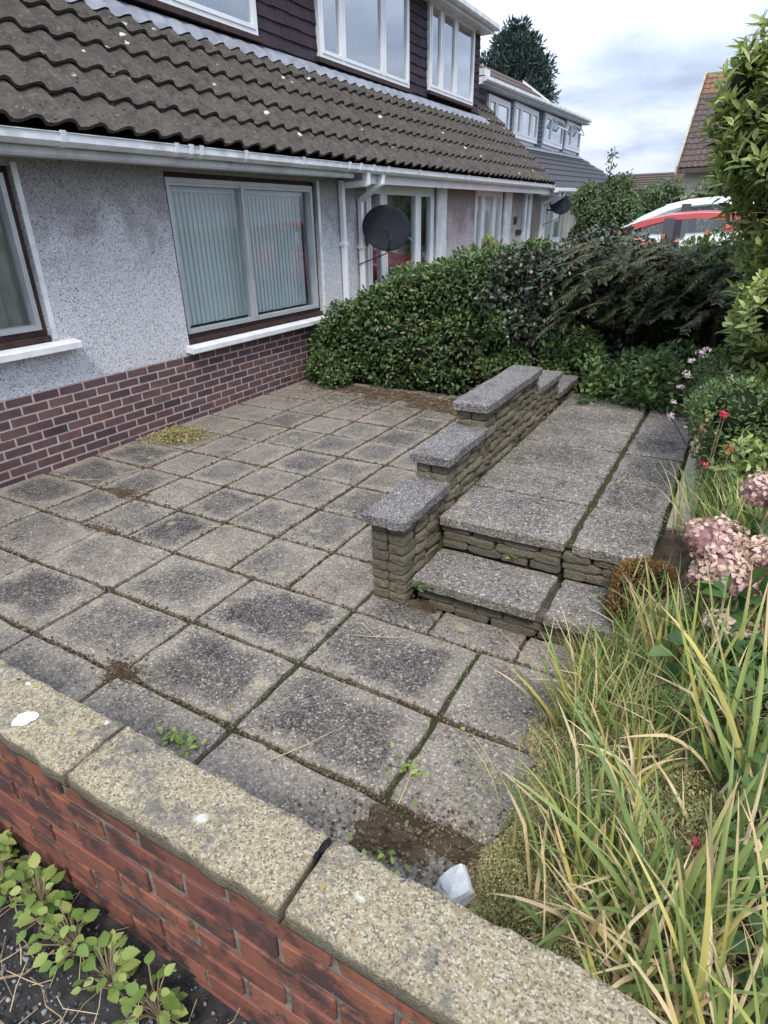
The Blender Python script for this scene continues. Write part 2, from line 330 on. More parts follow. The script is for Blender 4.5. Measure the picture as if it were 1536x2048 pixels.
MAT['shingle_grey'] = shingle('slate_grey_shingle', (.11,.12,.155), (.17,.18,.225))
def stone_mat():
    m = NM('split_walling_stone', .95, .15); oc = m.roc(); n = m.noise(oc, 16, 6, .68); n2 = m.noise(oc, 45, 4, .7); r = m.rnd()
    col = m.ramp(r, [(0, (.29,.255,.18)), (.35, (.36,.315,.215)), (.7, (.24,.215,.16)), (1, (.42,.36,.24))])
    col = m.mix(m.ma('MULTIPLY', m.step(n, .40, .62), .9), col, (.085, .08, .074)); col = m.mix(m.ma('MULTIPLY', m.step(n2, .55, .7), .6), col, (.44, .40, .31))
    m.set('Base Color', col); return m.bump(m.ma('ADD', n, m.ma('MULTIPLY', n2, .6)), .016, 1).m
MAT['stone'] = stone_mat()
def glass_mat(base, name):
    m = NM(name); t = m.t
    fr = m.ma('POWER', m.a('ShaderNodeLayerWeight', {'Blend': .5}, 'Facing'), 4.0); f = m.ma('ADD', m.ma('MULTIPLY', fr, .85), base, True)
    tr = m.a('ShaderNodeBsdfTransparent', {'Color': (.92, .935, .935)}); gl = m.a('ShaderNodeBsdfGlossy', {'Color': (.95, .97, 1), 'Roughness': .02})
    mx = t.nodes.new('ShaderNodeMixShader'); t.links.new(f, mx.inputs[0]); t.links.new(tr, mx.inputs[1]); t.links.new(gl, mx.inputs[2]); t.links.new(mx.outputs[0], m.out.inputs[0]); return m.m
MAT['glass'] = glass_mat(.035, 'window_glass'); MAT['glass_coated'] = glass_mat(.26, 'coated_double_glazing')
def leaf_mat(name, stops, rough=.5, trans=.25, spec=.35):
    m = NM(name, rough, spec); a = m.a('ShaderNodeAttribute', {}, 'Fac', attribute_name='tint')
    col = m.ramp(a, stops); m.set('Base Color', col); t = m.t
    tl = m.a('ShaderNodeBsdfTranslucent', {'Color': m.mix(1, col, (1.3, 1.35, .7), 'MULTIPLY')}); mx = t.nodes.new('ShaderNodeMixShader'); mx.inputs[0].default_value = trans
    t.links.new(m.b.outputs[0], mx.inputs[1]); t.links.new(tl, mx.inputs[2]); t.links.new(mx.outputs[0], m.out.inputs[0]); return m.m
MAT['hedge'] = leaf_mat('hedge_leaf', [(0, (.030,.058,.020)), (.45, (.062,.112,.036)), (.8, (.115,.175,.06)), (.94, (.2,.24,.10)), (1, (.17,.10,.07))])
MAT['darkshrub'] = leaf_mat('dark_purple_leaf', [(0, (.020,.032,.018)), (.45, (.042,.062,.036)), (.75, (.072,.092,.058)), (.92, (.14,.14,.125)), (1, (.13,.055,.045))], .38, .12, .5)
MAT['conifer'] = leaf_mat('conifer_needle', [(0, (.022,.038,.016)), (.6, (.048,.075,.030)), (.9, (.09,.11,.045)), (1, (.13,.11,.06))], .6, .15)
MAT['conifer_blue'] = leaf_mat('blue_green_needle', [(0, (.018,.035,.035)), (.6, (.035,.06,.058)), (1, (.065,.09,.08))], .6, .15)
MAT['bright'] = leaf_mat('yellow_green_leaf', [(0, (.06,.095,.028)), (.4, (.16,.21,.065)), (.75, (.28,.33,.11)), (1, (.42,.44,.18))], .4, .3, .4)
MAT['mound'] = leaf_mat('small_green_leaf', [(0, (.045,.085,.03)), (.6, (.095,.155,.055)), (.92, (.15,.21,.08)), (1, (.2,.15,.07))])
MAT['bush'] = leaf_mat('mid_green_leaf', [(0, (.048,.082,.036)), (.6, (.09,.14,.06)), (1, (.17,.215,.10))])
MAT['sedum'] = leaf_mat('pale_sedum', [(0, (.20,.205,.075)), (.4, (.37,.355,.165)), (.75, (.52,.47,.27)), (1, (.50,.39,.25))], .7, .15)
MAT['sedum_red'] = leaf_mat('rusty_sedum', [(0, (.12,.04,.022)), (.5, (.19,.085,.03)), (.8, (.21,.15,.04)), (1, (.12,.15,.04))], .7, .15)
MAT['weed'] = leaf_mat('fresh_weed_leaf', [(0, (.11,.18,.04)), (.6, (.19,.28,.07)), (1, (.34,.38,.12))], .5, .3)
MAT['bramble'] = leaf_mat('bramble_leaf', [(0, (.035,.085,.022)), (.6, (.065,.13,.035)), (1, (.11,.17,.05))], .5, .25)
MAT['cover'] = leaf_mat('ground_cover_leaf', [(0, (.042,.08,.028)), (.6, (.085,.145,.048)), (.95, (.15,.22,.08)), (1, (.3,.22,.09))])
MAT['deadleaf'] = leaf_mat('dead_leaf', [(0, (.10,.065,.035)), (.5, (.20,.14,.075)), (1, (.33,.26,.14))], .85, .1)
MAT['grassblade'] = leaf_mat('grass_blade', [(0, (.10,.17,.05)), (.5, (.19,.27,.08)), (.68, (.28,.33,.11)), (.76, (.5,.43,.2)), (1, (.62,.5,.28))], .5, .3)
MAT['petal'] = leaf_mat('faded_pink_petal', [(0, (.34,.18,.19)), (.22, (.50,.33,.32)), (.55, (.64,.49,.43)), (1, (.68,.58,.43))], .7, .3)
MAT['red_petal'] = leaf_mat('crimson_petal', [(0, (.45,.03,.06)), (1, (.6,.06,.11))], .6, .3)
MAT['coral_petal'] = leaf_mat('coral_petal', [(0, (.62,.11,.07)), (1, (.75,.2,.13))], .6, .3)
MAT['daisy'] = leaf_mat('pale_lilac_petal', [(0, (.55,.42,.52)), (1, (.72,.64,.70))], .6, .3)
def blade_mat(name, a, b):
    m = NM(name, .45, .35); g = m.xyz(m.tc('Generated')); n = m.noise(m.roc(), 12, 4)
    c = m.mix(m.rnd(), a, b); c = m.mix(m.ma('MULTIPLY', m.step(n, .45, .7), .5), c, m.mix(1, c, (.7, .75, .6), 'MULTIPLY')); ti = m.a('ShaderNodeAttribute', {}, 'Fac', attribute_name='tint'); c = m.mix(m.step(m.ma('ADD', ti, m.ma('MULTIPLY', m.ma('ADD', m.rnd(), n), .35)), 1.16, 1.38), c, (.52, .38, .2)); m.set('Base Color', c); t = m.t
    tl = m.a('ShaderNodeBsdfTranslucent', {'Color': c}); mx = t.nodes.new('ShaderNodeMixShader'); mx.inputs[0].default_value = .25
    t.links.new(m.b.outputs[0], mx.inputs[1]); t.links.new(tl, mx.inputs[2]); t.links.new(mx.outputs[0], m.out.inputs[0]); return m.m
MAT['iris_green'] = blade_mat('green_iris_blade', (.15,.23,.08), (.34,.385,.125))
MAT['iris_yellow'] = blade_mat('yellowing_iris_blade', (.36,.38,.10), (.55,.45,.15))
MAT['iris_dead'] = blade_mat('dead_iris_blade', (.55,.41,.22), (.70,.58,.37))
MAT['core'] = simple('shade_core', (.022,.026,.014), .95, .05, .4, 10)  # dark mass added inside foliage to block light and see-through

# ================================================================== the setting: ground
def smooth(x, a, b):
    t = min(1, max(0, (x-a)/(b-a))); return t*t*(3-2*t)
def bed_h(x, y):
    """soil level of the flower bed on the right"""
    if y < -.3:
        s = min(1.1, max(.35, .4+.7*(y+1.8)/.9)); return max(-.03, .75*(x-4.40)*s)
    a = .42+.35*max(0, x-4.74)
    b = .75*(x-4.40)*1.1
    return b+(a-b)*smooth(y, -.3, .3)
def sheet(name, xs, ys, fz, mat, kind='structure'):
    V = [(x, y, fz(x, y)) for y in ys for x in xs]; n = len(xs)
    F = [(j*n+i, j*n+i+1, (j+1)*n+i+1, (j+1)*n+i) for j in range(len(ys)-1) for i in range(n-1)]
    me = nparr_mesh(name, mat, V, None, F); me.polygons.foreach_set('use_smooth', [True]*len(me.polygons)); o = link(name, me); o['kind'] = kind; return o
def gz(x, y):
    if y < -2.14: return .27 if y > -60 else .2
    if y > 3.6: return .30+.012*min(y-3.6, 40)
    if x < -.1: return .1
    if x < 3.34: return -.08
    if x < 4.62: return -.08 if y < .06 else .27
    if x < 5.6: return bed_h(x, y)-.06 if y > -2.1 else .2
    return .45
gx = [-400,-150,-60,-25,-10,-4,-.11,-.1,1.5,3.33,3.34,3.9,4.4,4.61,4.62,5.0,5.3,5.59,5.6,9,20,60,150,400]
gy = [-400,-150,-60,-20,-8,-4,-2.6,-2.141,-2.14,-1.6,-1,-.5,-.311,-.31,0,.08,.081,.5,1,2,3,3.59,3.6,5,8,14,25,60,150,400]
sheet('ground', gx, gy, gz, MAT['grass_ground'])
# joint bed between the paving: a soil sheet the slabs sit in
sheet('patio_bed', [0.0,.8,1.6,2.4,3.34], list(np.arange(-2.13,3.7,.15)), lambda x, y: -.022+random.uniform(-.005,.006), MAT['joint'])
sheet('patio_front_bed', [3.32,3.7,4.1,4.45,4.7], list(np.arange(-2.13,-.28,.12)), lambda x, y: -.024+random.uniform(-.005,.006), MAT['joint'])
sheet('path_bed', [3.45,3.9,4.3,4.62], list(np.arange(.0,2.7,.2)), lambda x, y: .338+random.uniform(-.004,.005), MAT['joint'])
def gd(x, y): return .285+random.uniform(-.008,.008)+.02*(y+2.5)
sheet('gravel_drive', list(np.arange(1.5,6.6,.12)), list(np.arange(-5.0,-2.10,.1)), gd, simple('dark_gravelly_soil', (.045,.043,.042), .95, .15, .5, 25, .012, 0, 70))

# ------------------------------------------------------------------ paving
patio = empty('patio'); patio['kind'] = 'structure'
def slab_mesh(sx, sy, th, seed, mat):
    """slab with chipped, slightly wavy edges: an outline ring, chamfer ring and top"""
    rn = random.Random(seed); n = 9; out = []
    def side(a, b):
        for i in range(n): t = i/n; out.append((a[0]+(b[0]-a[0])*t+rn.uniform(-.0055,.0055)-(.003*(1 if a[0] > 0 else -1) if i == 0 else 0), a[1]+(b[1]-a[1])*t+rn.uniform(-.0055,.0055)-(.003*(1 if a[1] > 0 else -1) if i == 0 else 0)))
    hx, hy = sx/2, sy/2; c = [(-hx,-hy),(hx,-hy),(hx,hy),(-hx,hy)]
    for i in range(4): side(c[i], c[(i+1) % 4])
    k = len(out); ins = [(x*(1-.006/hx), y*(1-.006/hy)) for x, y in out]
    mb = MB(); V = [(x, y, -th) for x, y in out]+[(x, y, -.005+rn.uniform(-.002,.001)) for x, y in out]+[(x, y, 0) for x, y in ins]
    F = [tuple(range(2*k, 3*k))]
    for b in (0, k): F += [(b+i, b+(i+1) % k, b+k+(i+1) % k, b+k+i) for i in range(k)]
    mb.add(V, F); return mb.mesh('paving_slab', mat)
def slab(parent, x0, x1, y0, y1, z, gap=.013, th=.045, seed=0, tilt=.004, mat='slab'):
    rn = random.Random(seed*31+int(x0*100)+int(y0*1000)); g = gap/2
    me = slab_mesh(x1-x0-2*g, y1-y0-2*g, th, seed+int(x0*977)+int(y0*331), MAT[mat])
    t = tilt; return link('paving_slab', me, parent, ((x0+x1)/2, (y0+y1)/2, z+rn.uniform(-.003,.004)), (rn.uniform(-t,t), rn.uniform(-t,t), rn.uniform(-.004,.004)))
Ys = [-.533,-.08,.385,.848,1.326,1.785,2.245,2.70,3.16,3.62]
Xs = [.03,.707,1.127,1.56,2.0,2.44,2.866,3.305]
for j in range(len(Ys)-1):
    for i in range(len(Xs)-1):
        slab(patio, Xs[i], Xs[i+1], Ys[j], Ys[j+1], 0, .023, seed=j*17+i)
Xd = [.03,.70,1.342,2.013,2.635,3.304,3.992]
for j, (a, b) in enumerate([(-1.0,-.533),(-1.44,-1.0),(-2.11,-1.44)]):
    xs = list(Xd)+([4.62] if j < 2 else [])
    for i in range(len(xs)-1): slab(patio, xs[i], xs[i+1], a, b, 0, .024, seed=300+j*17+i)
for a, b in ((3.304,3.715),(3.715,4.15),(4.15,4.62)): slab(patio, a, b, -.533, -.315, 0, .014, seed=int(a*50))
# the sunken broken slab by the wall, with soil over it
o = slab(patio, 4.02, 4.60, -2.09, -1.47, -.014, .02, seed=77); o.rotation_euler = (.03, -.015, .02)
upper = empty('upper_path'); upper['kind'] = 'structure'
UY = [-.028,.475,.922,1.43,1.91,2.40,2.86]
for j in range(len(UY)-1):
    slab(upper, 3.53, 4.218, UY[j], UY[j+1], .365, .020, .05, seed=500+j, mat='slab_path')
    slab(upper, 4.228, 4.60, UY[j]+(.0 if j else .0), UY[j+1], .365, .020, .05, seed=520+j, mat='slab_path')

# ------------------------------------------------------------------ garden steps
STONES = [block_mesh('walling_stone', 1, 1, 1, MAT['stone'], .06, 2, .05, 40+i, .05) for i in range(9)]
def stone(parent, x0, x1, y0, y1, z0, z1, k, jit=.006):
    g = .005; o = link('stone', STONES[k % 9], parent, ((x0+x1)/2+random.uniform(-jit,jit), (y0+y1)/2+random.uniform(-jit,jit), (z0+z1)/2), (0, random.uniform(-.02,.02), random.uniform(-.03,.03)),
                        ((x1-x0-g)*1.03, (y1-y0-g)*1.03, (z1-z0-.003)*1.06)); return o
def course(parent, x0, x1, y0, y1, z0, z1, k, lo=.11, hi=.24):
    """one course of riser stones running along X"""
    x = x0
    while x < x1-.03:
        l = random.uniform(lo, hi); e = x+l if x1-(x+l) > .07 else x1
        stone(parent, x, min(e, x1), y0, y1, z0, z1, k); x = e; k += 1
    return k
steps = empty('garden_steps', (3.53, -.33, 0)); tag(steps, 'two low steps of grey slabs on rough stone risers beside the stepped wall', 'steps')
def at(o, par):
    o.location = Vector(o.location)-par.location; return o
class Off(object):
    pass
MB().box(3.54-3.53,4.62-3.53,-.25+.33,.02+.33,-.05,.118).build('rubble_core', MAT['mortar_stone'], steps)
MB().box(3.54-3.53,4.62-3.53,.05+.33,.12+.33,.0,.312).build('rubble_core', MAT['mortar_stone'], steps)
n0 = set(COL.objects)
k = 0
for i in range(3): k = course(steps, 3.62 if i == 0 else 3.56, 4.62, -.325, -.235, -.005+i*.042, .037+i*.042, k)
for i in range(3): k = course(steps, 3.545, 4.195, .0, .09, .172+i*.048, .220+i*.048, k)
for i in range(3): k = course(steps, 4.205, 4.62, -.012, .08, .172+i*.048, .220+i*.048, k)
for a, b in ((3.545,4.193),(4.222,4.62)):
    o = slab(steps, a, b, -.365, .0, .17, .004, .05, seed=int(a*91), tilt=.006, mat='slab_path'); o.name = 'tread'
for o in set(COL.objects)-n0: at(o, steps)

# ------------------------------------------------------------------ stepped garden wall
gw = empty('stepped_garden_wall', (3.42, -.4, 0)); tag(gw, 'low stepped wall of rough split stone with five aggregate coping slabs', 'garden wall')
n0 = set(COL.objects)
secs = [(-.375,.12,.452,0),(.12,.69,.60,.13),(.69,1.80,.748,.27),(1.80,2.40,.595,.29),(2.40,3.04,.425,.29)]
k = 3
MB().box(3.335,3.50,-.33,.12,-.05,.44).box(3.335,3.50,.12,.68,-.05,.43).box(3.335,3.50,.17,.68,.43,.59).box(3.335,3.50,.68,1.78,-.05,.57).box(3.335,3.50,.74,1.78,.57,.735).box(3.335,3.50,1.78,2.38,-.05,.585).box(3.335,3.50,2.38,3.02,-.05,.41).build('rubble_core', MAT['mortar_stone'], gw)
for si, (ya, yb, zt, zb) in enumerate(secs):
    n = max(1, round((zt-zb)/.0565)); h = (zt-zb)/n
    for c in range(n):
        z0 = zb+c*h
        if si == 0:
            xm = 3.318+(.095 if c % 2 else .098)
            stone(gw, 3.318, xm, ya, ya+.12, z0, z0+h, k, .003); stone(gw, xm, 3.515, ya, ya+random.uniform(.10,.16), z0, z0+h, k+1, .003); k += 2; y = ya+.135
        elif si in (1, 2) and z0 > secs[si-1][2]+.03:
            stone(gw, 3.318, 3.415, ya, ya+.12, z0, z0+h, k, .003); stone(gw, 3.415, 3.515, ya, ya+.13, z0, z0+h, k+1, .003); k += 2; y = ya+.13
        else: y = ya
        while y < yb-.03:
            l = random.uniform(.10, .23); e = y+l if yb-(y+l) > .06 else yb
            stone(gw, 3.32, 3.517, y, e, z0, z0+h, k, .008); y = e; k += 1
for ya, yb, zt in ((-.425,.128,.452),(.095,.70,.600),(.655,1.812,.748),(1.815,2.412,.596),(2.385,3.06,.425)):
    me = slab_mesh(.236, yb-ya, .05, int(ya*77), MAT['cap']); link('coping_slab', me, gw, (3.418, (ya+yb)/2, zt+.052), (0, 0, random.uniform(-.004,.004)))
for o in set(COL.objects)-n0: at(o, gw)

# ------------------------------------------------------------------ front brick wall with coping
fwl = empty('front_wall', (3.2, -2.2, .3)); tag(fwl, 'low red brick wall topped with yellowish stone copings in the foreground', 'wall')
n0 = set(COL.objects)
MB().box(1.9,4.825,-2.237,-2.151,-.1,.787).build('mortar_core', MAT['mortar_grey'], fwl)
bks = [block_mesh('brick', .216, .100, .064, MAT['brick_red'], .003, 1, .0022, 90+i) for i in range(5)]
hbs = block_mesh('brick', .104, .102, .067, MAT['brick_red'], .003, 1, .002, 99)
for c in range(11):
    z = .7265-.0775*c; x = 3.56-.231*7 if c % 2 else 3.447-.231*7
    while x < 4.83:
        if x+.231 > 4.84: link('brick', hbs, fwl, (x+.0575, -2.194+random.uniform(-.002,.002), z))
        else: link('brick', bks[random.randrange(5)], fwl, (x+.1155, -2.194+random.uniform(-.003,.003), z+random.uniform(-.0015,.0015)), (0, random.uniform(-.004,.004), random.uniform(-.006,.006)))
        x += .231
def coping_stone(x0, x1, seed, round_end=False):
    rn = np.random.default_rng(seed); nx = int((x1-x0)/.011); ny = 20; g = .003
    ax = np.linspace(x0+g, x1-g, nx); prof = [(-2.262,.786),(-2.2645,.796),(-2.2655,.810),(-2.264,.823)]+[(-2.2605+.137*t, .8305+.0025*math.sin(math.pi*t)) for t in np.linspace(0, 1, 15)]+[(-2.1195,.822),(-2.118,.805),(-2.121,.786)]
    prof = np.array(prof); m = len(prof); V = np.zeros((nx, m, 3)); V[..., 0] = ax[:, None]; V[..., 1] = prof[None, :, 0]; V[..., 2] = prof[None, :, 1]
    lump = rn.normal(size=(nx//4+2, m//3+2)); 
    def up(a, n, mm): 
        xi = np.linspace(0, a.shape[0]-1.001, n); yi = np.linspace(0, a.shape[1]-1.001, mm); i = xi.astype(int); j = yi.astype(int); fx = (xi-i)[:, None]; fy = (yi-j)[None]
        return a[i][:, j]*(1-fx)*(1-fy)+a[i+1][:, j]*fx*(1-fy)+a[i][:, j+1]*(1-fx)*fy+a[i+1][:, j+1]*fx*fy
    d = up(lump, nx, m)*.0009+rn.normal(size=(nx, m))*.0010
    wob = up(rn.normal(size=(nx//3+2, 3)), nx, 3)*.0022
    V[..., 2] += d; V[..., 1] += d*.7*np.sign(prof[None, :, 0]+2.194)
    V[:, :5, 1] += wob[:, :1]; V[:, -5:, 1] += wob[:, 2:]
    e = np.minimum(ax-x0, x1-ax); k = np.clip(1-e/.008, 0, 1)**2*.004; V[:, 3:-3, 2] -= k[:, None]
    if round_end:
        t = np.clip((ax-(x1-.05))/.05, 0, 1)**2; V[..., 1] += (-2.194-V[..., 1])*(t*.45)[:, None]; V[..., 2] -= (t*.012)[:, None]
    F = np.array([(i*m+j, (i+1)*m+j, (i+1)*m+(j+1) % m, i*m+(j+1) % m) for i in range(nx-1) for j in range(m)])
    me = nparr_mesh('coping_stone', MAT['coping'], V.reshape(-1, 3), None, F)
    bm = bmesh.new(); bm.from_mesh(me); bmesh.ops.holes_fill(bm, edges=[e for e in bm.edges if e.is_boundary], sides=0); bmesh.ops.recalc_face_normals(bm, faces=bm.faces); bm.to_mesh(me); bm.free()
    me.transform(Matrix.Translation((-(x0+x1)/2, 2.194, -.8)))
    return link('coping_stone', me, fwl, ((x0+x1)/2, -2.194, .8))
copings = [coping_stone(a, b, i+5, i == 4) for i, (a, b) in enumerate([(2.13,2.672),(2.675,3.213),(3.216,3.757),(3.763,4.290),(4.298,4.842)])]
for o in set(COL.objects)-n0: at(o, fwl)
# white paint splash on the coping: a thin crust, part of the wall
def patch(name, mat, parent, cx, cy, z, rx, ry, seed, th=.002, rot=0, n=18):
    rn = random.Random(seed); mb = MB(); o = []
    for i in range(n):
        a = 2*math.pi*i/n; k = rn.uniform(.75, 1.1); x, y = rx*k*math.cos(a), ry*k*math.sin(a); o.append((x*math.cos(rot)-y*math.sin(rot), x*math.sin(rot)+y*math.cos(rot)))
    mb.add([(x, y, 0) for x, y in o]+[(x*.9, y*.9, th) for x, y in o], [tuple(range(n, 2*n))]+[(i, (i+1) % n, n+(i+1) % n, n+i) for i in range(n)])
    return mb.build(name, mat, parent, loc=(cx, cy, z))
splash = simple('white_paint_splash', (.84,.85,.86), .6, .3, .06, 20)
for i, (px, py, rx, ry, ro) in enumerate([(3.556,-2.214,.026,.021,1.0),(3.458,-2.144,.006,.004,.5)]):
    patch('paint_splash', splash, copings[2], px-copings[2].location.x-3.2, py-copings[2].location.y+2.2, .8335-copings[2].location.z-.3, rx, ry, i, .003, ro)
# moss pad in the joint between two copings
moss = link('moss_pad', nparr_mesh('moss_pad', simple('black_moss', (.018,.018,.02), .98, .05, .3, 60, .004), *core_mesh([(4.294-3.2,-2.142+2.2,.529,.008,.016,.005),(4.290-3.2,-2.163+2.2,.528,.005,.008,.004)], 1.0, 3)), fwl); moss['kind'] = 'stuff'

# ------------------------------------------------------------------ kerb of the flower bed
kb = empty('edging_kerb', (4.68, .3, .3)); tag(kb, 'pale concrete edging kerb between the upper path and the flower bed', 'kerb')
for a, b in ((.335,1.10),(1.105,1.80),(1.805,2.45)):
    link('kerb_stone', block_mesh('kerb_stone', .12, b-a-.004, .22, MAT['kerb'], .006, 2, .002, int(a*10)), kb, (4.675-4.68, (a+b)/2-.3, .29-.3), (0, 0, random.uniform(-.008,.008)))
sheet('flower_bed', list(np.arange(4.37,5.75,.05)), list(np.concatenate([np.arange(-2.11,2.5,.06)])), lambda x, y: (bed_h(x, y) if (y < .32 and y < -.31) or x > 4.73 else (bed_h(x,y)-.02 if (x > 4.6 and y < .32) else .05))+random.uniform(-.012,.012), MAT['soil'])

# ================================================================== the bungalow
def zs(y): return .009*y                 # the eaves climb slightly with the street
house = empty('bungalow'); tag(house, 'pebbledashed semi detached bungalow with brown tiled roof and shingled dormer beside the patio', 'house')
YJ = 4.90                                 # joint between the two halves
def wall_panels(name, mat, y0, y1, z0, z1, holes, parent, x0=-.24, x1=0.0):
    """solid wall between y0 and y1 with rectangular openings (ya, yb, za, zb)"""
    mb = MB(); cuts = sorted({y0, y1, *[v for h in holes for v in h[:2]]})
    for a, b in zip(cuts, cuts[1:]):
        hs = sorted([h for h in holes if h[0] < b-1e-6 and h[1] > a+1e-6], key=lambda h: h[2]); z = z0
        for h in hs:
            if h[2] > z: mb.box(x0, x1, a, b, z, h[2])
            z = h[3]
        if z < z1: mb.box(x0, x1, a, b, z, z1)
    return mb.build(name, mat, parent)
W1 = (-1.30,.300,1.035,2.205); W2 = (1.700,4.050,.775,2.245)
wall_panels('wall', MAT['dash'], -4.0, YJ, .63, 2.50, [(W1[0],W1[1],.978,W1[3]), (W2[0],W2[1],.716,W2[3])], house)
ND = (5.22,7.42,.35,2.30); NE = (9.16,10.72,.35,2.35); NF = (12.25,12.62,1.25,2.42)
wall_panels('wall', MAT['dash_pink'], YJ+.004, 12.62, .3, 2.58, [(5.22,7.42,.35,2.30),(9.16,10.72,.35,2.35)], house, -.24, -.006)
MB().box(-.6,-.25,-4.0,12.62,.0,2.5).build('inner_wall', MAT['interior'], house)
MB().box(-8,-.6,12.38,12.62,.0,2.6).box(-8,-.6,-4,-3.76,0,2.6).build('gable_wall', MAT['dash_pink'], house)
# brick plinth: mortar backing, each brick a sub-part
pl = MB().box(-.25,.0005,-4.0,YJ,-.1,.628).build('brick_plinth', MAT['mortar_pale'], house)
pbs = [block_mesh('brick', .06, .209, .060, MAT['brick_brown'], .003, 0, .0008, 60+i) for i in range(4)]
for c in range(9):
    z = .5905-.0745*c; y = .0132-.225*6+(.1125 if c % 2 else 0)
    while y < 4.0:
        if y > -1.2: link('brick', pbs[random.randrange(4)], pl, (-.026+random.uniform(-.0015,.0015), y+.1125, z), (random.uniform(-.004,.004), random.uniform(-.008,.008), random.uniform(-.006,.006)))
        y += .225
# ---- ground floor windows
def frame_ring(mb, x0, x1, ya, yb, za, zb, t):
    mb.box(x0, x1, ya, yb, zb-t, zb); mb.box(x0, x1, ya, yb, za, za+t); mb.box(x0, x1, ya, ya+t, za+t, zb-t); mb.box(x0, x1, yb-t, yb, za+t, zb-t)
def pane(par, x, ya, yb, za, zb, mat='glass'): return MB().box(x-.004, x, ya, yb, za, zb).build('pane', MAT[mat], par)
def big_window(hole, mull, par_name, slats):
    ya, yb, za, zb = hole; t = .045
    mb = MB(); frame_ring(mb, -.135, -.05, ya+.002, yb-.002, za+.002, zb-.002, t); wnd = mb.build('window', MAT['timber'], house)
    a = MB(); frame_ring(a, -.125, -.035, ya+t, yb-t, za+t, zb-t, .038)
    a.box(-.128,-.03, mull-.022, mull+.022, za+t+.038, zb-t-.038); a.box(-.122,-.042, ya+t+.038, yb-t-.038, zb-t-.062, zb-t-.040)
    a.box(-.125,-.022, mull+.022, mull+.034, za+t+.03, zb-t-.05)
    a.build('frame', MAT['alu'], wnd)
    pane(wnd, -.075, ya+t+.03, mull-.015, za+t+.03, zb-t-.05); pane(wnd, -.095, mull+.015, yb-t-.03, za+t+.03, zb-t-.05)
    MB().box(-.075,-.012, ya+.004, yb-.004, za-.052, za-.002).build('sub_sill', MAT['timber'], wnd)
    if slats:
        n = 33; d = (yb-ya-.2)/n; me = MB()
        L = zb-za-.24; sec = [(-.018*math.cos(1.9*(j/4-.5)*1.0)+.0, -.047+.094*j/4) for j in range(5)]
        V = [(x, y, z) for z in (0, L) for x, y in sec]; me.add(V, [(j, j+1, 6+j, 5+j) for j in range(4)]); me = me.mesh('blind_slat', MAT['blind'], True)
        for i in range(n): link('blind_slat', me, wnd, (-.19, ya+.10+d*(i+.5), za+.09+random.uniform(0,.004)), (0, 0, .13+random.uniform(-.04,.04)))
        MB().box(-.215,-.165, ya+.06, yb-.06, zb-.15, zb-.11).build('head_rail', MAT['white'], wnd)
    else:
        mb = MB(); ys = np.linspace(ya+.06, yb-.05, 70); V = []; F = []
        for i, y in enumerate(ys):
            x = -.20+.028*math.sin(y*34)+.016*math.sin(y*71+1)
            V += [(x, y, za+.06), (x, y, zb-.08)]
        F = [(2*i, 2*i+2, 2*i+3, 2*i+1) for i in range(len(ys)-1)]; mb.add(V, F); mb.build('curtain', MAT['curtain'], wnd, True)
    return wnd
w1 = big_window(W1, -.55, 'window', False); w2 = big_window(W2, 2.765, 'window', True)
for wnd, ya, yb, z in ((w1, -1.45, .47, .985), (w2, 1.645, 4.155, .722)):
    MB().prism([(-.01, z-.058), (.062, z-.075), (.105, z-.073), (.105, z-.018), (.06, z-.004), (-.05, z), (-.05, z-.05), (-.01, z-.05)], ya, yb, 1).build('sill', MAT['white_paint'], wnd) if False else \
    MB().add([(x, y, zz) for y in (ya, yb) for x, zz in ((.003, z-.06), (.10, z-.072), (.105, z-.066), (.105, z-.022), (.098, z-.014), (.003, z))],
             [(0,1,2,3,4,5)[::-1], (6,7,8,9,10,11)]+[(i, (i+1) % 6, 6+(i+1) % 6, 6+i) for i in range(6)]).build('sill', MAT['white_paint'], wnd)
# painted reveal strips round the left window and the right of the blind window
for bx in ((.001,.007,.302,.345,1.0,2.23),(.001,.007,4.052,4.10,.74,2.26)): MB().box(*bx).build('reveal_band', MAT['white_dirty'], house)
# ---- neighbour half: patio door and second door
def upvc(par, name, hole, muls, x=-.10, sill=True, back='net', depth=.07, t=.06, trans=()):
    ya, yb, za, zb = hole; mb = MB(); frame_ring(mb, x-depth, x, ya+.002, yb-.002, za+.002, zb-.002, t)
    ys = [ya+t]+[v for m in muls for v in (m-t/2, m+t/2)]+[yb-t]
    for m in muls: mb.box(x-depth+.004, x+.004, m-t/2, m+t/2, za+t, zb-t)
    wnd = mb.build(name, MAT['white'], par)
    for i in range(0, len(ys), 2):
        b = MB(); frame_ring(b, x-depth+.015, x+.010, ys[i]+.002, ys[i+1]-.002, za+t+.002, zb-t-.002, .042)
        if i % 4 == 2 or len(ys) > 4: b.build('sash', MAT['white'], wnd)
        else: b.build('sash', MAT['white'], wnd)
        pane(wnd, x-.02, ys[i]+.04, ys[i+1]-.04, za+t+.04, zb-t-.04, 'glass_coated' if 'dormer' in name else 'glass')
    if back:
        n = 40; V = []; L = yb-ya-.1
        for i in range(n+1):
            y = ya+.05+L*i/n; xx = x-.16+.012*math.sin(y*31)+.006*math.sin(y*77); V += [(xx, y, za+.04), (xx, y, zb-.04)]
        MB().add(V, [(2*i, 2*i+2, 2*i+3, 2*i+1) for i in range(n)]).build('net_or_dim_back', MAT[back], wnd, True)
    return wnd
upvc(house, 'patio_door', (5.22,7.42,.35,2.30), [5.72,6.82], -.03, back='interior', depth=.09, t=.10)  # dark sheet behind this glass stands in for the dim room
upvc(house, 'front_door', (9.16,10.72,.35,2.35), [9.62,10.25], -.03, back='net', depth=.09, t=.08)
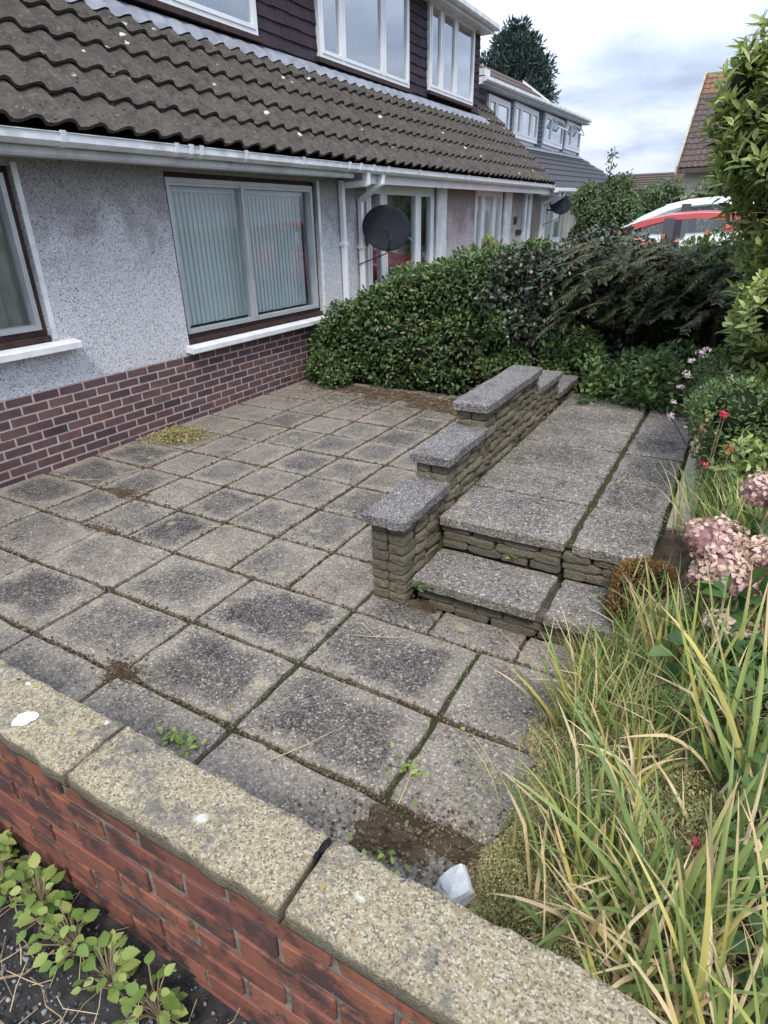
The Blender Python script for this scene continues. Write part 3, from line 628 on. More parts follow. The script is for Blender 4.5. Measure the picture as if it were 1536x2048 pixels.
for bx in ((.0,.03,7.43,7.80,.3,2.44),(.0,.03,5.10,7.43,2.302,2.40),(.0,.03,10.73,11.15,.3,2.44),(.0,.03,9.0,10.73,2.352,2.42)): MB().box(*bx).build('door_surround', MAT['white_dirty'], house)
pq = MB().box(.0,.02,11.42,11.60,1.72,1.86); pq.build('house_plaque', MAT['timber'], house); MB().box(.0,.02,11.60,11.95,1.50,1.60).build('house_plaque', MAT['timber'], house)
MB().box(-.02,.05,12.0,12.12,.3,2.45).build('corner_post', MAT['white_dirty'], house)
upvc(house, 'window', (12.13,12.60,1.2,2.40), [12.44], .02, back='net', depth=.06, t=.04)
# ---- eaves: soffit box, fascia, gutter
def bar(y0, y1, poly):
    """bar along Y that climbs with the eaves; poly in (x, z)"""
    n = len(poly); return MB().add([(x, y, z+zs(y)) for y in (y0, y1) for x, z in poly], [tuple(range(n))[::-1], tuple(range(n, 2*n))]+[(i, (i+1) % n, n+(i+1) % n, n+i) for i in range(n)])
bar(-4, 4.42, [(0,2.26),(.285,2.255),(.285,2.285),(.0,2.285)]).build('soffit', MAT['white_dirty'], house)
bar(-4, 4.40, [(.287,2.245),(.305,2.245),(.305,2.405),(.287,2.405)]).build('fascia', MAT['white_dirty'], house)
bar(-4, 4.40, [(.306,2.256),(.318,2.256),(.318,2.30),(.306,2.30)]).build('fascia_moulding', MAT['white_dirty'], house)
bar(4.66, 12.95, [(-.02,2.235),(.27,2.235),(.27,2.40),(-.02,2.40)]).build('soffit', MAT['white_dirty'], house)
bar(4.64, 13.0, [(.272,2.20),(.292,2.20),(.292,2.40),(.272,2.40)]).build('fascia', MAT['white'], house)
def gutter(y0, y1, parent, mat='white', x=.31, z=2.305, wd=.112, ht=.078):
    s = [(x,z+ht),(x,z+.028),(x+.028,z),(x+wd-.028,z),(x+wd,z+.028),(x+wd,z+ht),(x+wd+.008,z+ht),(x+wd+.008,z+ht+.006),(x+wd-.006,z+ht+.006),(x+wd-.006,z+.03),(x+wd-.03,z+.006),(x+.03,z+.006),(x+.006,z+.03),(x+.006,z+ht)]
    return bar(y0, y1, s).build('gutter', MAT[mat], parent)
def bracket(y, parent, wd=.112, x=.31, z=2.305):
    s = [(x-.002,z+.04),(x-.004,z+.02),(x+.024,z-.006),(x+wd-.026,z-.006),(x+wd+.005,z+.024),(x+wd+.012,z+.07),(x+wd+.016,z+.092),(x+wd-.002,z+.096),(x+wd-.002,z+.084),(x+wd+.002,z+.03),(x+wd-.03,z-.001),(x+.026,z-.001)]
    bar(y-.02, y+.02, s).build('gutter_bracket', MAT['white'], parent)
g1 = gutter(-4, 4.72, house, 'white_dirty'); g2 = gutter(4.72, 13.05, house, 'white', .297)
for y in (-.45,.47,1.50,1.66,1.78,2.35,3.25,4.15,4.40,4.70): bracket(y, g1)
for y in (5.1,6.0,6.9,7.8,8.7,9.6,10.5,11.4,12.3): bracket(y, g2, .112, .297)
def pipe(path, parent, s=.062):
    """square section downpipe along straight legs"""
    mb = MB()
    for a, b in zip(path, path[1:]):
        a, b = Vector(a), Vector(b); d = (b-a).normalized(); h = Vector((1, 0, 0)) if abs(d.x) < .9 else Vector((0, 0, 1)); u = (h-d*h.dot(d)).normalized(); v = d.cross(u); e = s/2
        a2, b2 = a-d*e*.6, b+d*e*.6
        mb.add([p+u*i*e+v*j*e for p in (a2, b2) for i, j in ((-1,-1),(1,-1),(1,1),(-1,1))], [(3,2,1,0),(4,5,6,7)]+[(i, (i+1) % 4, 4+(i+1) % 4, 4+i) for i in range(4)])
    return mb.build('downpipe', MAT['white'], parent, bevel=.004)
d1 = pipe([(.365,4.62,2.33),(.365,4.62,2.235),(.06,4.60,2.225)], house, .07)
pipe([(.045,4.53,2.26),(.045,4.55,.2)], house); d2 = pipe([(.355,5.02,2.33),(.355,5.0,2.25),(.045,4.98,2.06),(.045,4.98,.2)], house)
for par, y, z in ((d1,4.54,1.55),(d2,4.98,1.50)): MB().box(.0,.08,y-.05,y+.05,z-.02,z+.02).build('pipe_clip', MAT['white'], par)
# ---- roof
S43, C43 = math.sin(R(43)), math.cos(R(43)); EX = .372
def rp(y, s, n=0.0): return (EX-C43*s+S43*n, y, 2.415+zs(y)+S43*s+C43*n)
roof = MB().add([rp(-4,-.05,-.045), rp(12.80,-.05,-.045), rp(12.80,5.4,-.045), rp(-4,5.4,-.045), rp(-4,-.05,-.10), rp(12.80,-.05,-.10), rp(12.80,5.4,-.10), rp(-4,5.4,-.10)],
                [(0,1,2,3),(7,6,5,4),(0,4,5,1),(1,5,6,2),(2,6,7,3),(3,7,4,0)]).build('roof', MAT['felt'], house)
TW, TG = .2440, .345
def tile_geo(seed=0, w=TW, L=.43, amp=.050, m=10, base=.0):
    rn = random.Random(seed); prof = []
    for i in range(m+1):
        t = i/m; h = amp*(smooth(t, .18, .66) if t < .70 else 1-smooth(t, .72, 1.0)*1.0); prof.append((t*(w+.022), h))
    V = []
    for v, lift in ((0, .046), (L, .0)):
        V += [(u, v+(rn.uniform(-.003,.003) if v == 0 else 0), h+lift+.012) for u, h in prof]
    V += [(u, .0, h+.046-.014) for u, h in prof]
    n = m+1; F = [(i, i+1, n+i+1, n+i) for i in range(m)]+[(2*n+i+1, 2*n+i, 0+i, i+1)[::-1] for i in range(m)]
    return V, F
def tile_mesh(seed, mat, **k):
    V, F = tile_geo(seed, **k); mb = MB(); mb.add(V, F); me = mb.mesh('roof_tile', mat); me.transform(Matrix.Identity(4)); return me
TM = [tile_mesh(i, MAT['tile']) for i in range(4)]
def tmat(y, s, jr=0.0): 
    o = Vector(rp(y, s)); return Matrix(((0, -C43, S43, o.x), (1, 0, 0, o.y), (.009, S43, C43, o.z), (0, 0, 0, 1))) @ Matrix.Rotation(jr, 4, 'Z')
spots = []
for c in range(14):
    s = c*TG-.035; y = -1.6-(c % 2)*0
    while y < 12.78:
        if c <= 4 or y > 11.38: spots.append((c, s, y))
        y += TW
def seen(t):
    p = Vector(rp(t[2], t[1])); d = (p-Vector((4.73,-2.68,1.79))); return d.length
def in_view(t):
    d = Vector(rp(t[2]+.1, t[1]))-Vector((4.73,-2.68,1.79)); z = d.dot(fw); return z > 0 and abs(d.dot(cr_)/z) < .66 and abs(d.dot(cu_)/z) < .88
vis = sorted([t for t in spots if in_view(t)], key=seen); near = set(vis[:300])
bulkV = []; bulkF = []
for t in spots:
    c, s, y = t; jr = random.uniform(-.007,.007)
    if t in near:
        o = link('roof_tile', TM[random.randrange(4)], roof); o.matrix_local = tmat(y, s+random.uniform(-.004,.004), jr)
    else:
        V, F = tile_geo(0, m=7); M = tmat(y, s, jr); k = len(bulkV); bulkV += [M @ Vector(v) for v in V]; bulkF += [tuple(i+k for i in f) for f in F]
o = MB().add(bulkV, bulkF).build('far_roof_tiles', MAT['tile'], roof); o['kind'] = 'stuff'
MB().add([rp(12.78,-.06,.06), rp(12.84,-.06,.06), rp(12.84,5.3,.06), rp(12.78,5.3,.06), rp(12.78,-.06,-.12), rp(12.84,-.06,-.12), rp(12.84,5.3,-.12), rp(12.78,5.3,-.12)],
         [(0,1,2,3),(7,6,5,4),(0,4,5,1),(1,5,6,2),(2,6,7,3),(3,7,4,0)]).build('verge', MAT['mortar_grey'], house)
# rear roof slope so that the house is closed
MB().add([rp(-4,5.4,-.06), rp(12.8,5.4,-.06), (-7.6,12.8,2.5), (-7.6,-4,2.5)], [(0,1,2,3)]).build('rear_roof', MAT['tile'], house)
# flashing dressed over the top course below the dormer: corrugated lead with an apron behind it
fl = MB(); V = []; ny = int((11.50+1.6)/.0305)
for i in range(ny+1):
    y = -1.6+i*.0305; t = ((y+1.6) % TW)/TW; h = .050*(smooth(t, .18, .66) if t < .70 else 1-smooth(t, .72, 1.0))
    V += [rp(y, 1.53, h+.052), rp(y, 1.66, h*.9+.058), rp(y, 1.80, .055)]
fl.add(V, [(3*i+j, 3*i+3+j, 3*i+4+j, 3*i+1+j) for i in range(ny) for j in (0, 1)]).build('lead_flashing', MAT['lead'], house)
# ---- dormer
DX = -.95
dorm = MB().box(-4.6, DX-.02, -4, 11.36, 3.2, 5.20).build('dormer', MAT['felt'], house)
MB().box(DX-.02, DX+.012, -4, 11.365, 3.55, 3.70).build('apron_board', MAT['timber'], dorm)
D1, D2, D3 = (.9,4.30,3.80,5.10), (5.57,8.17,3.815,5.12), (8.93,10.98,3.90,5.20)
upvc(house, 'dormer_window', D1, [2.95], DX+.075, t=.05); upvc(house, 'dormer_window', D2, [6.14,7.30], DX+.075, t=.05); upvc(house, 'dormer_window', D3, [9.43,10.05], DX+.075, t=.05)
MB().box(DX,DX+.10,5.5,8.2,3.755,3.81).box(DX,DX+.10,8.9,11.0,3.845,3.895).box(DX,DX+.10,.9,4.36,3.74,3.795).build('dormer_sill', MAT['timber'], dorm)
shm = [MB().add([(.0,0,0),(.0,.168,0),(-.02,.168,.155),(-.02,0,.155),(-.012,0,.0),(-.012,.168,.0),(-.03,.168,.155),(-.03,0,.155)], [(0,1,2,3),(7,6,5,4),(0,4,5,1),(1,5,6,2),(2,6,7,3),(3,7,4,0)]).mesh('shingle', MAT['shingle']) for _ in range(1)][0]
def shingles(ya, yb, za, zb, par):
    row = 0; z = za
    while z < zb-.05:
        y = ya-(.084 if row % 2 else 0)
        while y < yb-.02:
            a = max(y, ya); b = min(y+.168, yb)
            if b-a > .03: link('shingle', shm, par, (DX+.036+random.uniform(-.003,.004), a, z+random.uniform(-.006,.006)), (random.uniform(-.01,.01), 0, 0), (1, (b-a-.003)/.168, min(1, (zb-z)/.155)))
            y += .168
        z += .137; row += 1
for ya, yb, za in ((4.30,5.57,3.62),(8.17,8.93,3.66),(10.98,11.37,3.68)): shingles(ya, yb, za, 5.13, dorm)
for i in range(11): link('shingle', shm, dorm, (DX-.0, 11.40, 3.68+.137*i), (0, 0, R(90)), (1, 1.2, 1))
MB().box(DX+.0, -.68, -4, 11.42, 5.14, 5.165).build('dormer_soffit', MAT['white_dirty'], dorm)
MB().box(-.68, -.655, -4, 11.44, 5.13, 5.30).build('dormer_fascia', MAT['white'], dorm)
MB().box(-4.9, -.66, -4, 11.43, 5.302, 5.34).build('flat_roof', MAT['flat_roof'], dorm)
MB().add([(x, y, z) for y in (-4, 11.42) for x, z in ((-.652,5.255),(-.652,5.19),(-.63,5.17),(-.565,5.17),(-.54,5.195),(-.54,5.262),(-.55,5.262),(-.555,5.2),(-.57,5.18),(-.625,5.18),(-.642,5.2),(-.642,5.255))],
         [tuple(range(12))[::-1], tuple(range(12,24))]+[(i, (i+1) % 12, 12+(i+1) % 12, 12+i) for i in range(12)]).build('dormer_gutter', MAT['white_dirty'], dorm)
# ---- satellite dish on the neighbour half
def dish(name, loc, rad, label, az=R(60)):
    t = empty(name, loc); tag(t, label, 'satellite dish', 'satellite dishes on the house fronts'); V = []; F = []; nr, na = 6, 28
    for i in range(nr+1):
        q = rad*i/nr
        for j in range(na): a = 2*math.pi*j/na; V.append((.22*q*q/rad, q*math.cos(a), q*.94*math.sin(a)))
    for i in range(nr): F += [(i*na+j, i*na+(j+1) % na, (i+1)*na+(j+1) % na, (i+1)*na+j) for j in range(na)]
    rot = Matrix.Rotation(az, 4, 'Z') @ Matrix.Rotation(R(-22), 4, 'Y')
    mb = MB(); mb.add(V, F); me = mb.mesh('reflector', MAT['dish'], True); me.transform(rot); bm = bmesh.new(); bm.from_mesh(me); bmesh.ops.solidify(bm, geom=bm.faces, thickness=.006); bm.to_mesh(me); bm.free(); link('reflector', me, t)
    hx = rot @ Vector((rad*1.05, 0, -rad*.72)); b0 = rot @ Vector((.05, 0, -rad*.95))
    MB().tube([b0, hx], .011, 6).build('feed_arm', MAT['black'], t); MB().tube([hx+Vector((0,0,-.04)), hx+Vector((0,0,.03)), hx-rot @ Vector((.10,0,-.07))], [.022,.03,.026], 8).build('feed_horn', MAT['black'], t)
    MB().tube([(-.30,-.0,-.10),(-.12,0,-.10),(-.02,0,0)], .018, 6).box(-.33,-.31,-.06,.06,-.2,.05).build('wall_bracket', MAT['black'], t)
    MB().tube([(-.3,-.25,-.42),(-.1,-.1,-.34),(.0,0,-.29),(hx.x,hx.y,hx.z-.03)], .008, 5).build('cable', MAT['black'], t); return t
dish('satellite_dish', (.32,5.16,1.70), .325, 'large dark round satellite dish in front of the patio door', R(-52))

# ================================================================== neighbouring house further along
nh = empty('neighbouring_house', (0, 17, 0)); tag(nh, 'house beyond with slate grey shingled dormer, four white windows and dark grey tiles', 'house')
n0 = set(COL.objects)
def z2(y): return .024*(y-17)
def bar2(y0, y1, poly):
    n = len(poly); return MB().add([(x, y, z+z2(y)) for y in (y0, y1) for x, z in poly], [tuple(range(n))[::-1], tuple(range(n, 2*n))]+[(i, (i+1) % n, n+(i+1) % n, n+i) for i in range(n)])
wall_panels('wall', MAT['render'], 13.3, 22.6, .3, 2.56, [(13.9,15.6,1.25,2.35),(17.0,19.4,1.2,2.35)], nh)
MB().box(-6.5,-.26,13.3,22.6,.3,2.5).build('inner_wall', MAT['interior'], nh)
upvc(nh, 'window', (13.9,15.6,1.25,2.35), [14.7], -.05, t=.06); upvc(nh, 'window', (17.0,19.4,1.2,2.35), [18.2], -.05, t=.06)
bar2(13.1, 22.9, [(.0,2.40),(.36,2.38),(.36,2.54),(.0,2.56)]).build('fascia', MAT['white_dirty'], nh)
bar2(13.0, 23.0, [(.37,2.48),(.40,2.45),(.47,2.45),(.49,2.48),(.49,2.55),(.37,2.55)]).build('gutter', MAT['white'], nh)
pipe([(.42,13.35,2.38),(.42,13.35,2.30),(.05,13.3,2.12),(.05,13.3,.4)], nh); pipe([(.42,13.75,2.38),(.42,13.7,2.30),(.05,13.55,2.06),(.05,13.55,.4)], nh)
roof2 = bar2(13.0, 22.9, [(.40,2.545),(.40,2.49),(-1.50,3.57),(-1.50,3.63)]).build('roof', MAT['felt'], nh)
tw = .42
rt = MB().add([(0,0,0),(tw-.006,0,0),(tw-.006,.36,-.0),(0,.36,-.0),(0,0,-.022),(tw-.006,0,-.022)], [(0,1,2,3),(4,5,1,0)]).mesh('roof_tile', MAT['tile_grey'])
sl2 = math.atan2(3.63-2.545, 1.90); S2, C2 = math.sin(sl2), math.cos(sl2)
for c in range(7):
    y = 13.0+(.21 if c % 2 else 0)
    while y < 22.8:
        o = Vector((.43-C2*.31*c, y, 2.560+S2*.31*c+z2(y)+.016)); M = Matrix(((0,-C2,S2,o.x),(1,0,0,o.y),(.024,S2,C2,o.z),(0,0,0,1))) @ Matrix.Rotation(R(-2.6), 4, 'X')
        q = link('roof_tile', rt, roof2); q.matrix_local = M; y += tw
bar2(13.0, 22.4, [(-1.30,3.56),(-1.44,3.66),(-1.44,3.70),(-1.28,3.575)]).build('lead_flashing', MAT['lead'], nh)
X2 = -1.4
dm2 = bar2(12.2, 22.25, [(X2-.03,3.3),(-3.4,3.3),(-3.4,4.64),(X2-.03,4.64)]).build('dormer', MAT['shingle_grey'], nh)
sg = MB()
wins = [(13.1,14.62,3.75,4.52),(14.95,17.02,3.77,4.55),(17.66,19.75,3.77,4.55),(20.1,22.0,3.77,4.56)]
def shrow(ya, yb):
    for i in range(9):
        z = 3.62+.112*i
        sg.add([(X2+.005,ya,z+z2(ya)),(X2+.005,yb,z+z2(yb)),(X2-.022,yb,z+.118+z2(yb)),(X2-.022,ya,z+.118+z2(ya)),(X2-.025,ya,z+z2(ya)),(X2-.025,yb,z+z2(yb))], [(0,1,2,3),(4,5,1,0)])
for ya, yb in ((12.2,13.1),(14.62,14.95),(17.02,17.66),(19.75,20.1),(22.0,22.26)): shrow(ya, yb)
o = sg.build('shingle_rows', MAT['shingle_grey'], dm2); o['kind'] = 'stuff'
for i, (ya, yb, za, zb) in enumerate(wins):
    d = z2((ya+yb)/2); wq = upvc(nh, 'dormer_window', (ya, yb, za+d, zb+d), [ya+(yb-ya)*.36] if i != 1 else [ya+(yb-ya)*.26, ya+(yb-ya)*.7], X2+.05, t=.085, depth=.08)
    MB().box(X2-.035,X2-.025,ya,yb,za+d-.08,za+d).build('sill', MAT['white'], wq)
    if i >= 2:                                                       # open top light
        a = ya+(yb-ya)*.40; b = yb-.12; zt = zb+d-.08; mb = MB(); frame_ring(mb, 0, .03, a, b, -.26, 0, .045); me = mb.mesh('top_light', MAT['white']); tl = link('top_light', me, wq, (X2+.07, 0, zt), (0, R(-30), 0))
        MB().box(.012,.018,a+.045,b-.045,-.215,-.045).build('top_light', MAT['glass'], wq, loc=(X2+.07, 0, zt), rot=(0, R(-30), 0))
bar2(12.2, 22.4, [(X2,4.60),(X2+.26,4.60),(X2+.26,4.73),(X2,4.73)]).build('dormer_fascia', MAT['white'], nh)
bar2(12.1, 22.0, [(X2+.265,4.66),(X2+.29,4.63),(X2+.34,4.63),(X2+.37,4.66),(X2+.37,4.72),(X2+.265,4.72)]).build('dormer_gutter', MAT['white_dirty'], nh)
bar2(12.2, 22.4, [(X2+.26,4.735),(-3.5,4.735),(-3.5,4.76),(X2+.26,4.76)]).build('flat_roof', MAT['flat_roof'], nh)
ur = bar2(12.9, 20.9, [(-1.6,4.70),(-3.2,5.83),(-5.5,4.4),(-5.5,4.3),(-1.6,4.62)]).build('upper_roof', MAT['tile_red'], nh)
for i in range(5):
    t = i/5; bar2(12.9, 20.92, [(-1.58-1.6*t,4.74+1.12*t),(-1.58-1.6*t,4.69+1.12*t),(-1.58-1.6*(t+.19),4.72+1.12*(t+.19))]).build('roof_course', MAT['tile_red'], ur)
MB().add([(-1.55,20.93,4.86),(-3.2,20.93,6.02),(-3.2,21.0,6.02),(-1.55,21.0,4.86),(-1.55,20.93,4.74),(-3.2,20.93,5.90),(-3.2,21.0,5.90),(-1.55,21.0,4.74)], [(0,1,2,3),(7,6,5,4),(0,4,5,1),(1,5,6,2),(2,6,7,3),(3,7,4,0)]).build('verge', MAT['white'], nh)
MB().box(X2+.1,X2+.28,12.2,12.5,4.64,4.76).build('gutter_end', MAT['white_dirty'], nh)
for o in set(COL.objects)-n0:
    if o.parent is nh: at(o, nh)
dish('satellite_dish', (.36,13.72,2.10), .26, 'small dark satellite dish on the neighbouring house behind the round shrub', R(-60))

# ---- steep brown roofed house across the close
gh = empty('brown_roofed_house', (5.5, 20, .4)); tag(gh, 'distant house with a steep brown tiled roof stained rusty along its ridge', 'house')
n0 = set(COL.objects)
MB().box(2.55,8.6,18.4,24.4,.3,3.05).build('wall', MAT['render'], gh)
MB().prism([(18.4,3.05),(21.4,5.5),(24.4,3.05)], 2.5, 8.6, 0).build('gable_wall', MAT['render'], gh)
rf = MB().prism([(18.0,2.98),(21.4,5.64),(24.8,2.98),(24.8,2.90),(21.4,5.54),(18.0,2.88)], 2.38, 8.8, 0).build('roof', MAT['tile_red'], gh)
sA = math.atan2(2.66, 3.4); SA, CA = math.sin(sA), math.cos(sA)
gt = [MB().add([(0,0,.02),(.07,0,.05),(.15,0,.02),(.22,0,.05),(.295,0,.02),(0,.27,.0),(.07,.27,.03),(.15,.27,.0),(.22,.27,.03),(.295,.27,.0),(0,0,0),(.295,0,0)], [(0,1,6,5),(1,2,7,6),(2,3,8,7),(3,4,9,8),(10,11,4,3,2,1,0)]).mesh('roof_tile', MAT[m]) for m in ('tile_red','tile_rust')]
for c in range(17):
    for i in range(12):
        x = 2.40+.298*i; s = .253*c; o = Vector((x, 18.0+CA*s, 3.0+SA*s)); q = link('roof_tile', gt[1] if random.random() < smooth(c, 10.5, 14.5) else gt[0], rf); q.matrix_local = Matrix(((1,0,0,o.x),(0,CA,-SA,o.y),(0,SA,CA,o.z),(0,0,0,1)))
MB().prism([(21.3,5.61),(21.4,5.69),(21.5,5.61)], 2.38, 8.8, 0).build('ridge', MAT['mound_moss'] if 'mound_moss' in MAT else simple('mossy_ridge', (.13,.16,.06), .95, .1, .4, 3), gh)
MB().add([(2.33,y,z) for y, z in ((17.98,2.86),(17.98,3.05),(21.4,5.74),(21.4,5.55))]+[(2.38,y,z) for y, z in ((17.98,2.86),(17.98,3.05),(21.4,5.74),(21.4,5.55))], [(0,1,2,3),(7,6,5,4),(0,4,5,1),(1,5,6,2),(2,6,7,3),(3,7,4,0)]).build('verge', MAT['kerb'], gh)
MB().box(3.62,4.6,18.9,20.2,3.4,4.0).build('dormer', MAT['shingle_grey'], gh); MB().box(3.56,4.7,18.8,20.3,4.0,4.05).build('dormer_roof', MAT['lead'], gh)
for o in set(COL.objects)-n0:
    if o.parent is gh: at(o, gh)
# ---- low roof far away
lo = empty('low_brown_house', (.3, 27, .5)); tag(lo, 'far low bungalow showing only its brown roof ridge behind the bushes', 'house')
MB().box(-1.6,2.6,-.0,5,-.2,2.35).build('wall', MAT['render'], lo)
rl = MB().prism([(-.4,2.3),(2.5,3.05),(5.4,2.3),(5.4,2.2),(2.5,2.95),(-.4,2.2)], -1.9, 2.9, 0).build('roof', MAT['tile_red'], lo)
for i in range(7): MB().box(-1.9,2.9,-.42+.41*i,-.40+.41*i,2.30+.106*i,2.335+.106*i).build('roof_course', MAT['tile_red'], rl)
# ---- fence between the far gardens
fe = empty('timber_fence', (2.45, 16.2, .45)); tag(fe, 'short grey timber board fence glimpsed between the round shrub and the bushes', 'fence')
for i in range(16):
    link('board', block_mesh('board', .135, .02, 1.6+random.uniform(-.01,.01), MAT['fence'], .003), fe, (-.9+.14*i, random.uniform(-.006,.006), .8))
for i in range(2): link('rail', block_mesh('rail', 2.4, .04, .07, MAT['fence'], .004), fe, (.15, .035, .4+.8*i))

# ================================================================== cars on the neighbour's drive
def car(name, label, loc, rz, paint, H=1.48, L=4.1, hw=.86):
    t = empty(name, loc, rz); tag(t, label, 'car'); k = H/1.48
    st = [(2.02,.42,.60,.62),(1.95,.30,.66,.74),(1.6,.22,.76,.82),(1.05,.20,.86,.85),(.6,.19,.90,.86),(-.4,.19,.93,.87),(-1.3,.20,.97,.86),(-1.8,.24,1.0,.82),(-2.02,.34,.96,.74),(-2.08,.5,.85,.66)]
    V = []
    for x, zb, zt, hh in st:
        ring = [(-hh*.86,zb),(-hh,zb+.12),(-hh*1.01,zb+.32),(-hh*.985,zt-.10),(-hh*.93,zt-.01),(-hh*.6,zt+.035),(0,zt+.05),(hh*.6,zt+.035),(hh*.93,zt-.01),(hh*.985,zt-.10),(hh*1.01,zb+.32),(hh,zb+.12),(hh*.86,zb)]
        V += [(x, y, z*k) for y, z in ring]
    m = 13; n = len(st); F = [(i*m+j, i*m+(j+1) % m, (i+1)*m+(j+1) % m, (i+1)*m+j) for i in range(n-1) for j in range(m)]+[tuple(range(m)), tuple((n-1)*m+j for j in range(m))[::-1]]
    MB().add(V, F).build('body', MAT[paint], t, True)
    top = [(1.28,.90),(1.0,1.04),(.55,1.26),(.2,1.39),(-.15,1.455),(-.6,1.48),(-1.1,1.455),(-1.5,1.38),(-1.85,1.22),(-2.0,.98)]
    def hwz(z): return hw*(.945-.27*max(0, (z-.90))/.58)
    # roof skin, pillars and rails
    V = []; 
    for x, z in top:
        y = hwz(z); V += [(x,-y,z*k),(x,-y*.82,(z+.022)*k),(x,0,(z+.04)*k),(x,y*.82,(z+.022)*k),(x,y,z*k)]
    F = [(i*5+j, i*5+j+1, i*5+5+j+1, i*5+5+j) for i in range(4) for j in range(4)]; MB().add(V[15:40], F).build('roof', MAT[paint], t, True)
    gl = MB().add([V[i*5+j] for i in range(4) for j in range(5)], [(i*5+j, i*5+j+1, i*5+5+j+1, i*5+5+j) for i in range(3) for j in range(4)]).build('windscreen', MAT['glass'], t, True)
    MB().add([V[i*5+j] for i in range(7, 10) for j in range(5)], [(i*5+j, i*5+j+1, i*5+5+j+1, i*5+5+j) for i in range(2) for j in range(4)]).build('rear_window', MAT['glass'], t, True)
    for sgn in (-1, 1):
        rail = MB()
        for (x0, z0), (x1, z1) in zip(top, top[1:]):
            a = [Vector((x, sgn*(hwz(z)+.006), z*k)) for x, z in ((x0, z0), (x1, z1))]; b = [Vector((x*.985-.03*(1 if x > 0 else -1), sgn*(hwz(z-.075)+.006), max(.9, z-.075)*k)) for x, z in ((x0, z0), (x1, z1))]
            rail.add([a[0], a[1], b[1], b[0], a[0]*1-Vector((0,sgn*.05,0)), a[1]-Vector((0,sgn*.05,0))], [(0,1,2,3),(4,5,1,0)])
        rail.build('roof_rail', MAT[paint], t)
        def sidez(x):
            for (x0, z0), (x1, z1) in zip(top, top[1:]):
                if x1 <= x <= x0: return z0+(z1-z0)*(x0-x)/(x0-x1)
            return .95
        for nm, xa, xb in (('front_side_window',1.12,-.10),('rear_side_window',-.22,-1.28),('quarter_window',-1.36,-1.86)):
            xs = np.linspace(xa, xb, 7); mb = MB(); P = []
            for x in xs: zt = max(.93, sidez(x)-.05); P += [(x, sgn*(hwz(.9)+.001), .93*k), (x, sgn*(hwz(zt)+.001), zt*k)]
            mb.add(P, [(2*i, 2*i+2, 2*i+3, 2*i+1) for i in range(6)]).build(nm, MAT['glass'], t)
        for xa, xb in ((-.10,-.22),(-1.28,-1.36)):
            za = max(.93, sidez((xa+xb)/2)-.04); MB().add([(xa+.02,sgn*(hwz(.9)+.008),.92*k),(xb-.02,sgn*(hwz(.9)+.008),.92*k),(xb-.02,sgn*(hwz(za)+.008),za*k),(xa+.02,sgn*(hwz(za)+.008),za*k)], [(0,1,2,3)]).build('door_pillar', MAT['black'], t)
        for x in (1.32, -1.28):
            y = sgn*(hw-.11); wv = []; 
            wh = MB()
            n_ = 20; wh.add([(x+.31*math.cos(2*math.pi*i/n_), y+d, .31+.31*math.sin(2*math.pi*i/n_)) for d in (-.1,.1) for i in range(n_)], [tuple(range(n_))[::-1], tuple(range(n_, 2*n_))]+[(i, (i+1) % n_, n_+(i+1) % n_, n_+i) for i in range(n_)]); wq = wh.build('wheel', MAT['rubber'], t)
            rm = MB().add([(x+.2*math.cos(2*math.pi*i/n_), y+sgn*.108, .31+.2*math.sin(2*math.pi*i/n_)) for i in range(n_)]+[(x, y+sgn*.09, .31)], [(i, (i+1) % n_, n_) for i in range(n_)]).build('rim', MAT['chrome'], wq)
        mb = MB().box(.92,1.06,sgn*(hw-.01) if sgn > 0 else -(hw+.16),(hw+.16) if sgn > 0 else -(hw-.01),.92*k,1.04*k); mb.build('door_mirror', MAT[paint], t, bevel=.03)
        MB().box(1.86,2.0,sgn*.62-.16,sgn*.62+.16,.52,.66).build('headlight', MAT['chrome'], t, bevel=.03)
        MB().box(-.02,-.2,sgn*hw*.99-.012,sgn*hw*.99+.012,.80,.83).build('door_handle', MAT['black'], t)
        MB().box(.30,.85,sgn*.38-.24,sgn*.38+.24,.35,.5).box(-.1,.25,sgn*.38-.22,sgn*.38+.22,.35,1.05).build('seat', MAT['black'], t, bevel=.05)
    return t
car('red_car', 'red hatchback parked nose left behind the hedge, nearest of the two cars', (3.28, 9.35, .34), R(181), 'car_red', 1.50)
car('white_car', 'taller white car parked just beyond the red hatchback', (3.30, 11.6, .40), R(179), 'car_white', 1.68, hw=.90)

# ================================================================== distant vegetation
def plant(name, loc, label, cat, group=None): return tag(empty(name, loc), label, cat, group)
def loc_pts(P, loc): return P-np.array(loc)
def shrub(name, loc, blobs, n, mat, L, W, label, cat, lo=.72, hi=1.08, up=.35, seed=0, stems=None, core=.72, fold=False, hemi=None, spread=.7):
    t = plant(name, loc, label, cat)
    P, N = blob_points(blobs, n, lo, hi, hemi); n = len(P)
    D = norm(N*.5+RNG.normal(size=(n, 3))*spread+np.array([0, 0, up])); U = norm(N+RNG.normal(size=(n, 3))*.6+np.array([0, 0, .5]))
    leaves('foliage', t, MAT[mat], loc_pts(P, loc), D, U, L*RNG.uniform(.65, 1.2, n), W*RNG.uniform(.7, 1.15, n), fold)
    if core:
        V, F = core_mesh(blobs, core, seed); o = link('shade_core', nparr_mesh('shade_core', MAT['core'], loc_pts(np.array([list(v) for v in V]), loc), F), t)  # added dark core, gives the crown its shaded inside
    if stems:
        for s in stems: MB().tube([Vector(p)-Vector(loc) for p in s[0]], s[1], 5).build('stem', MAT['bark'], t, True)
    return t
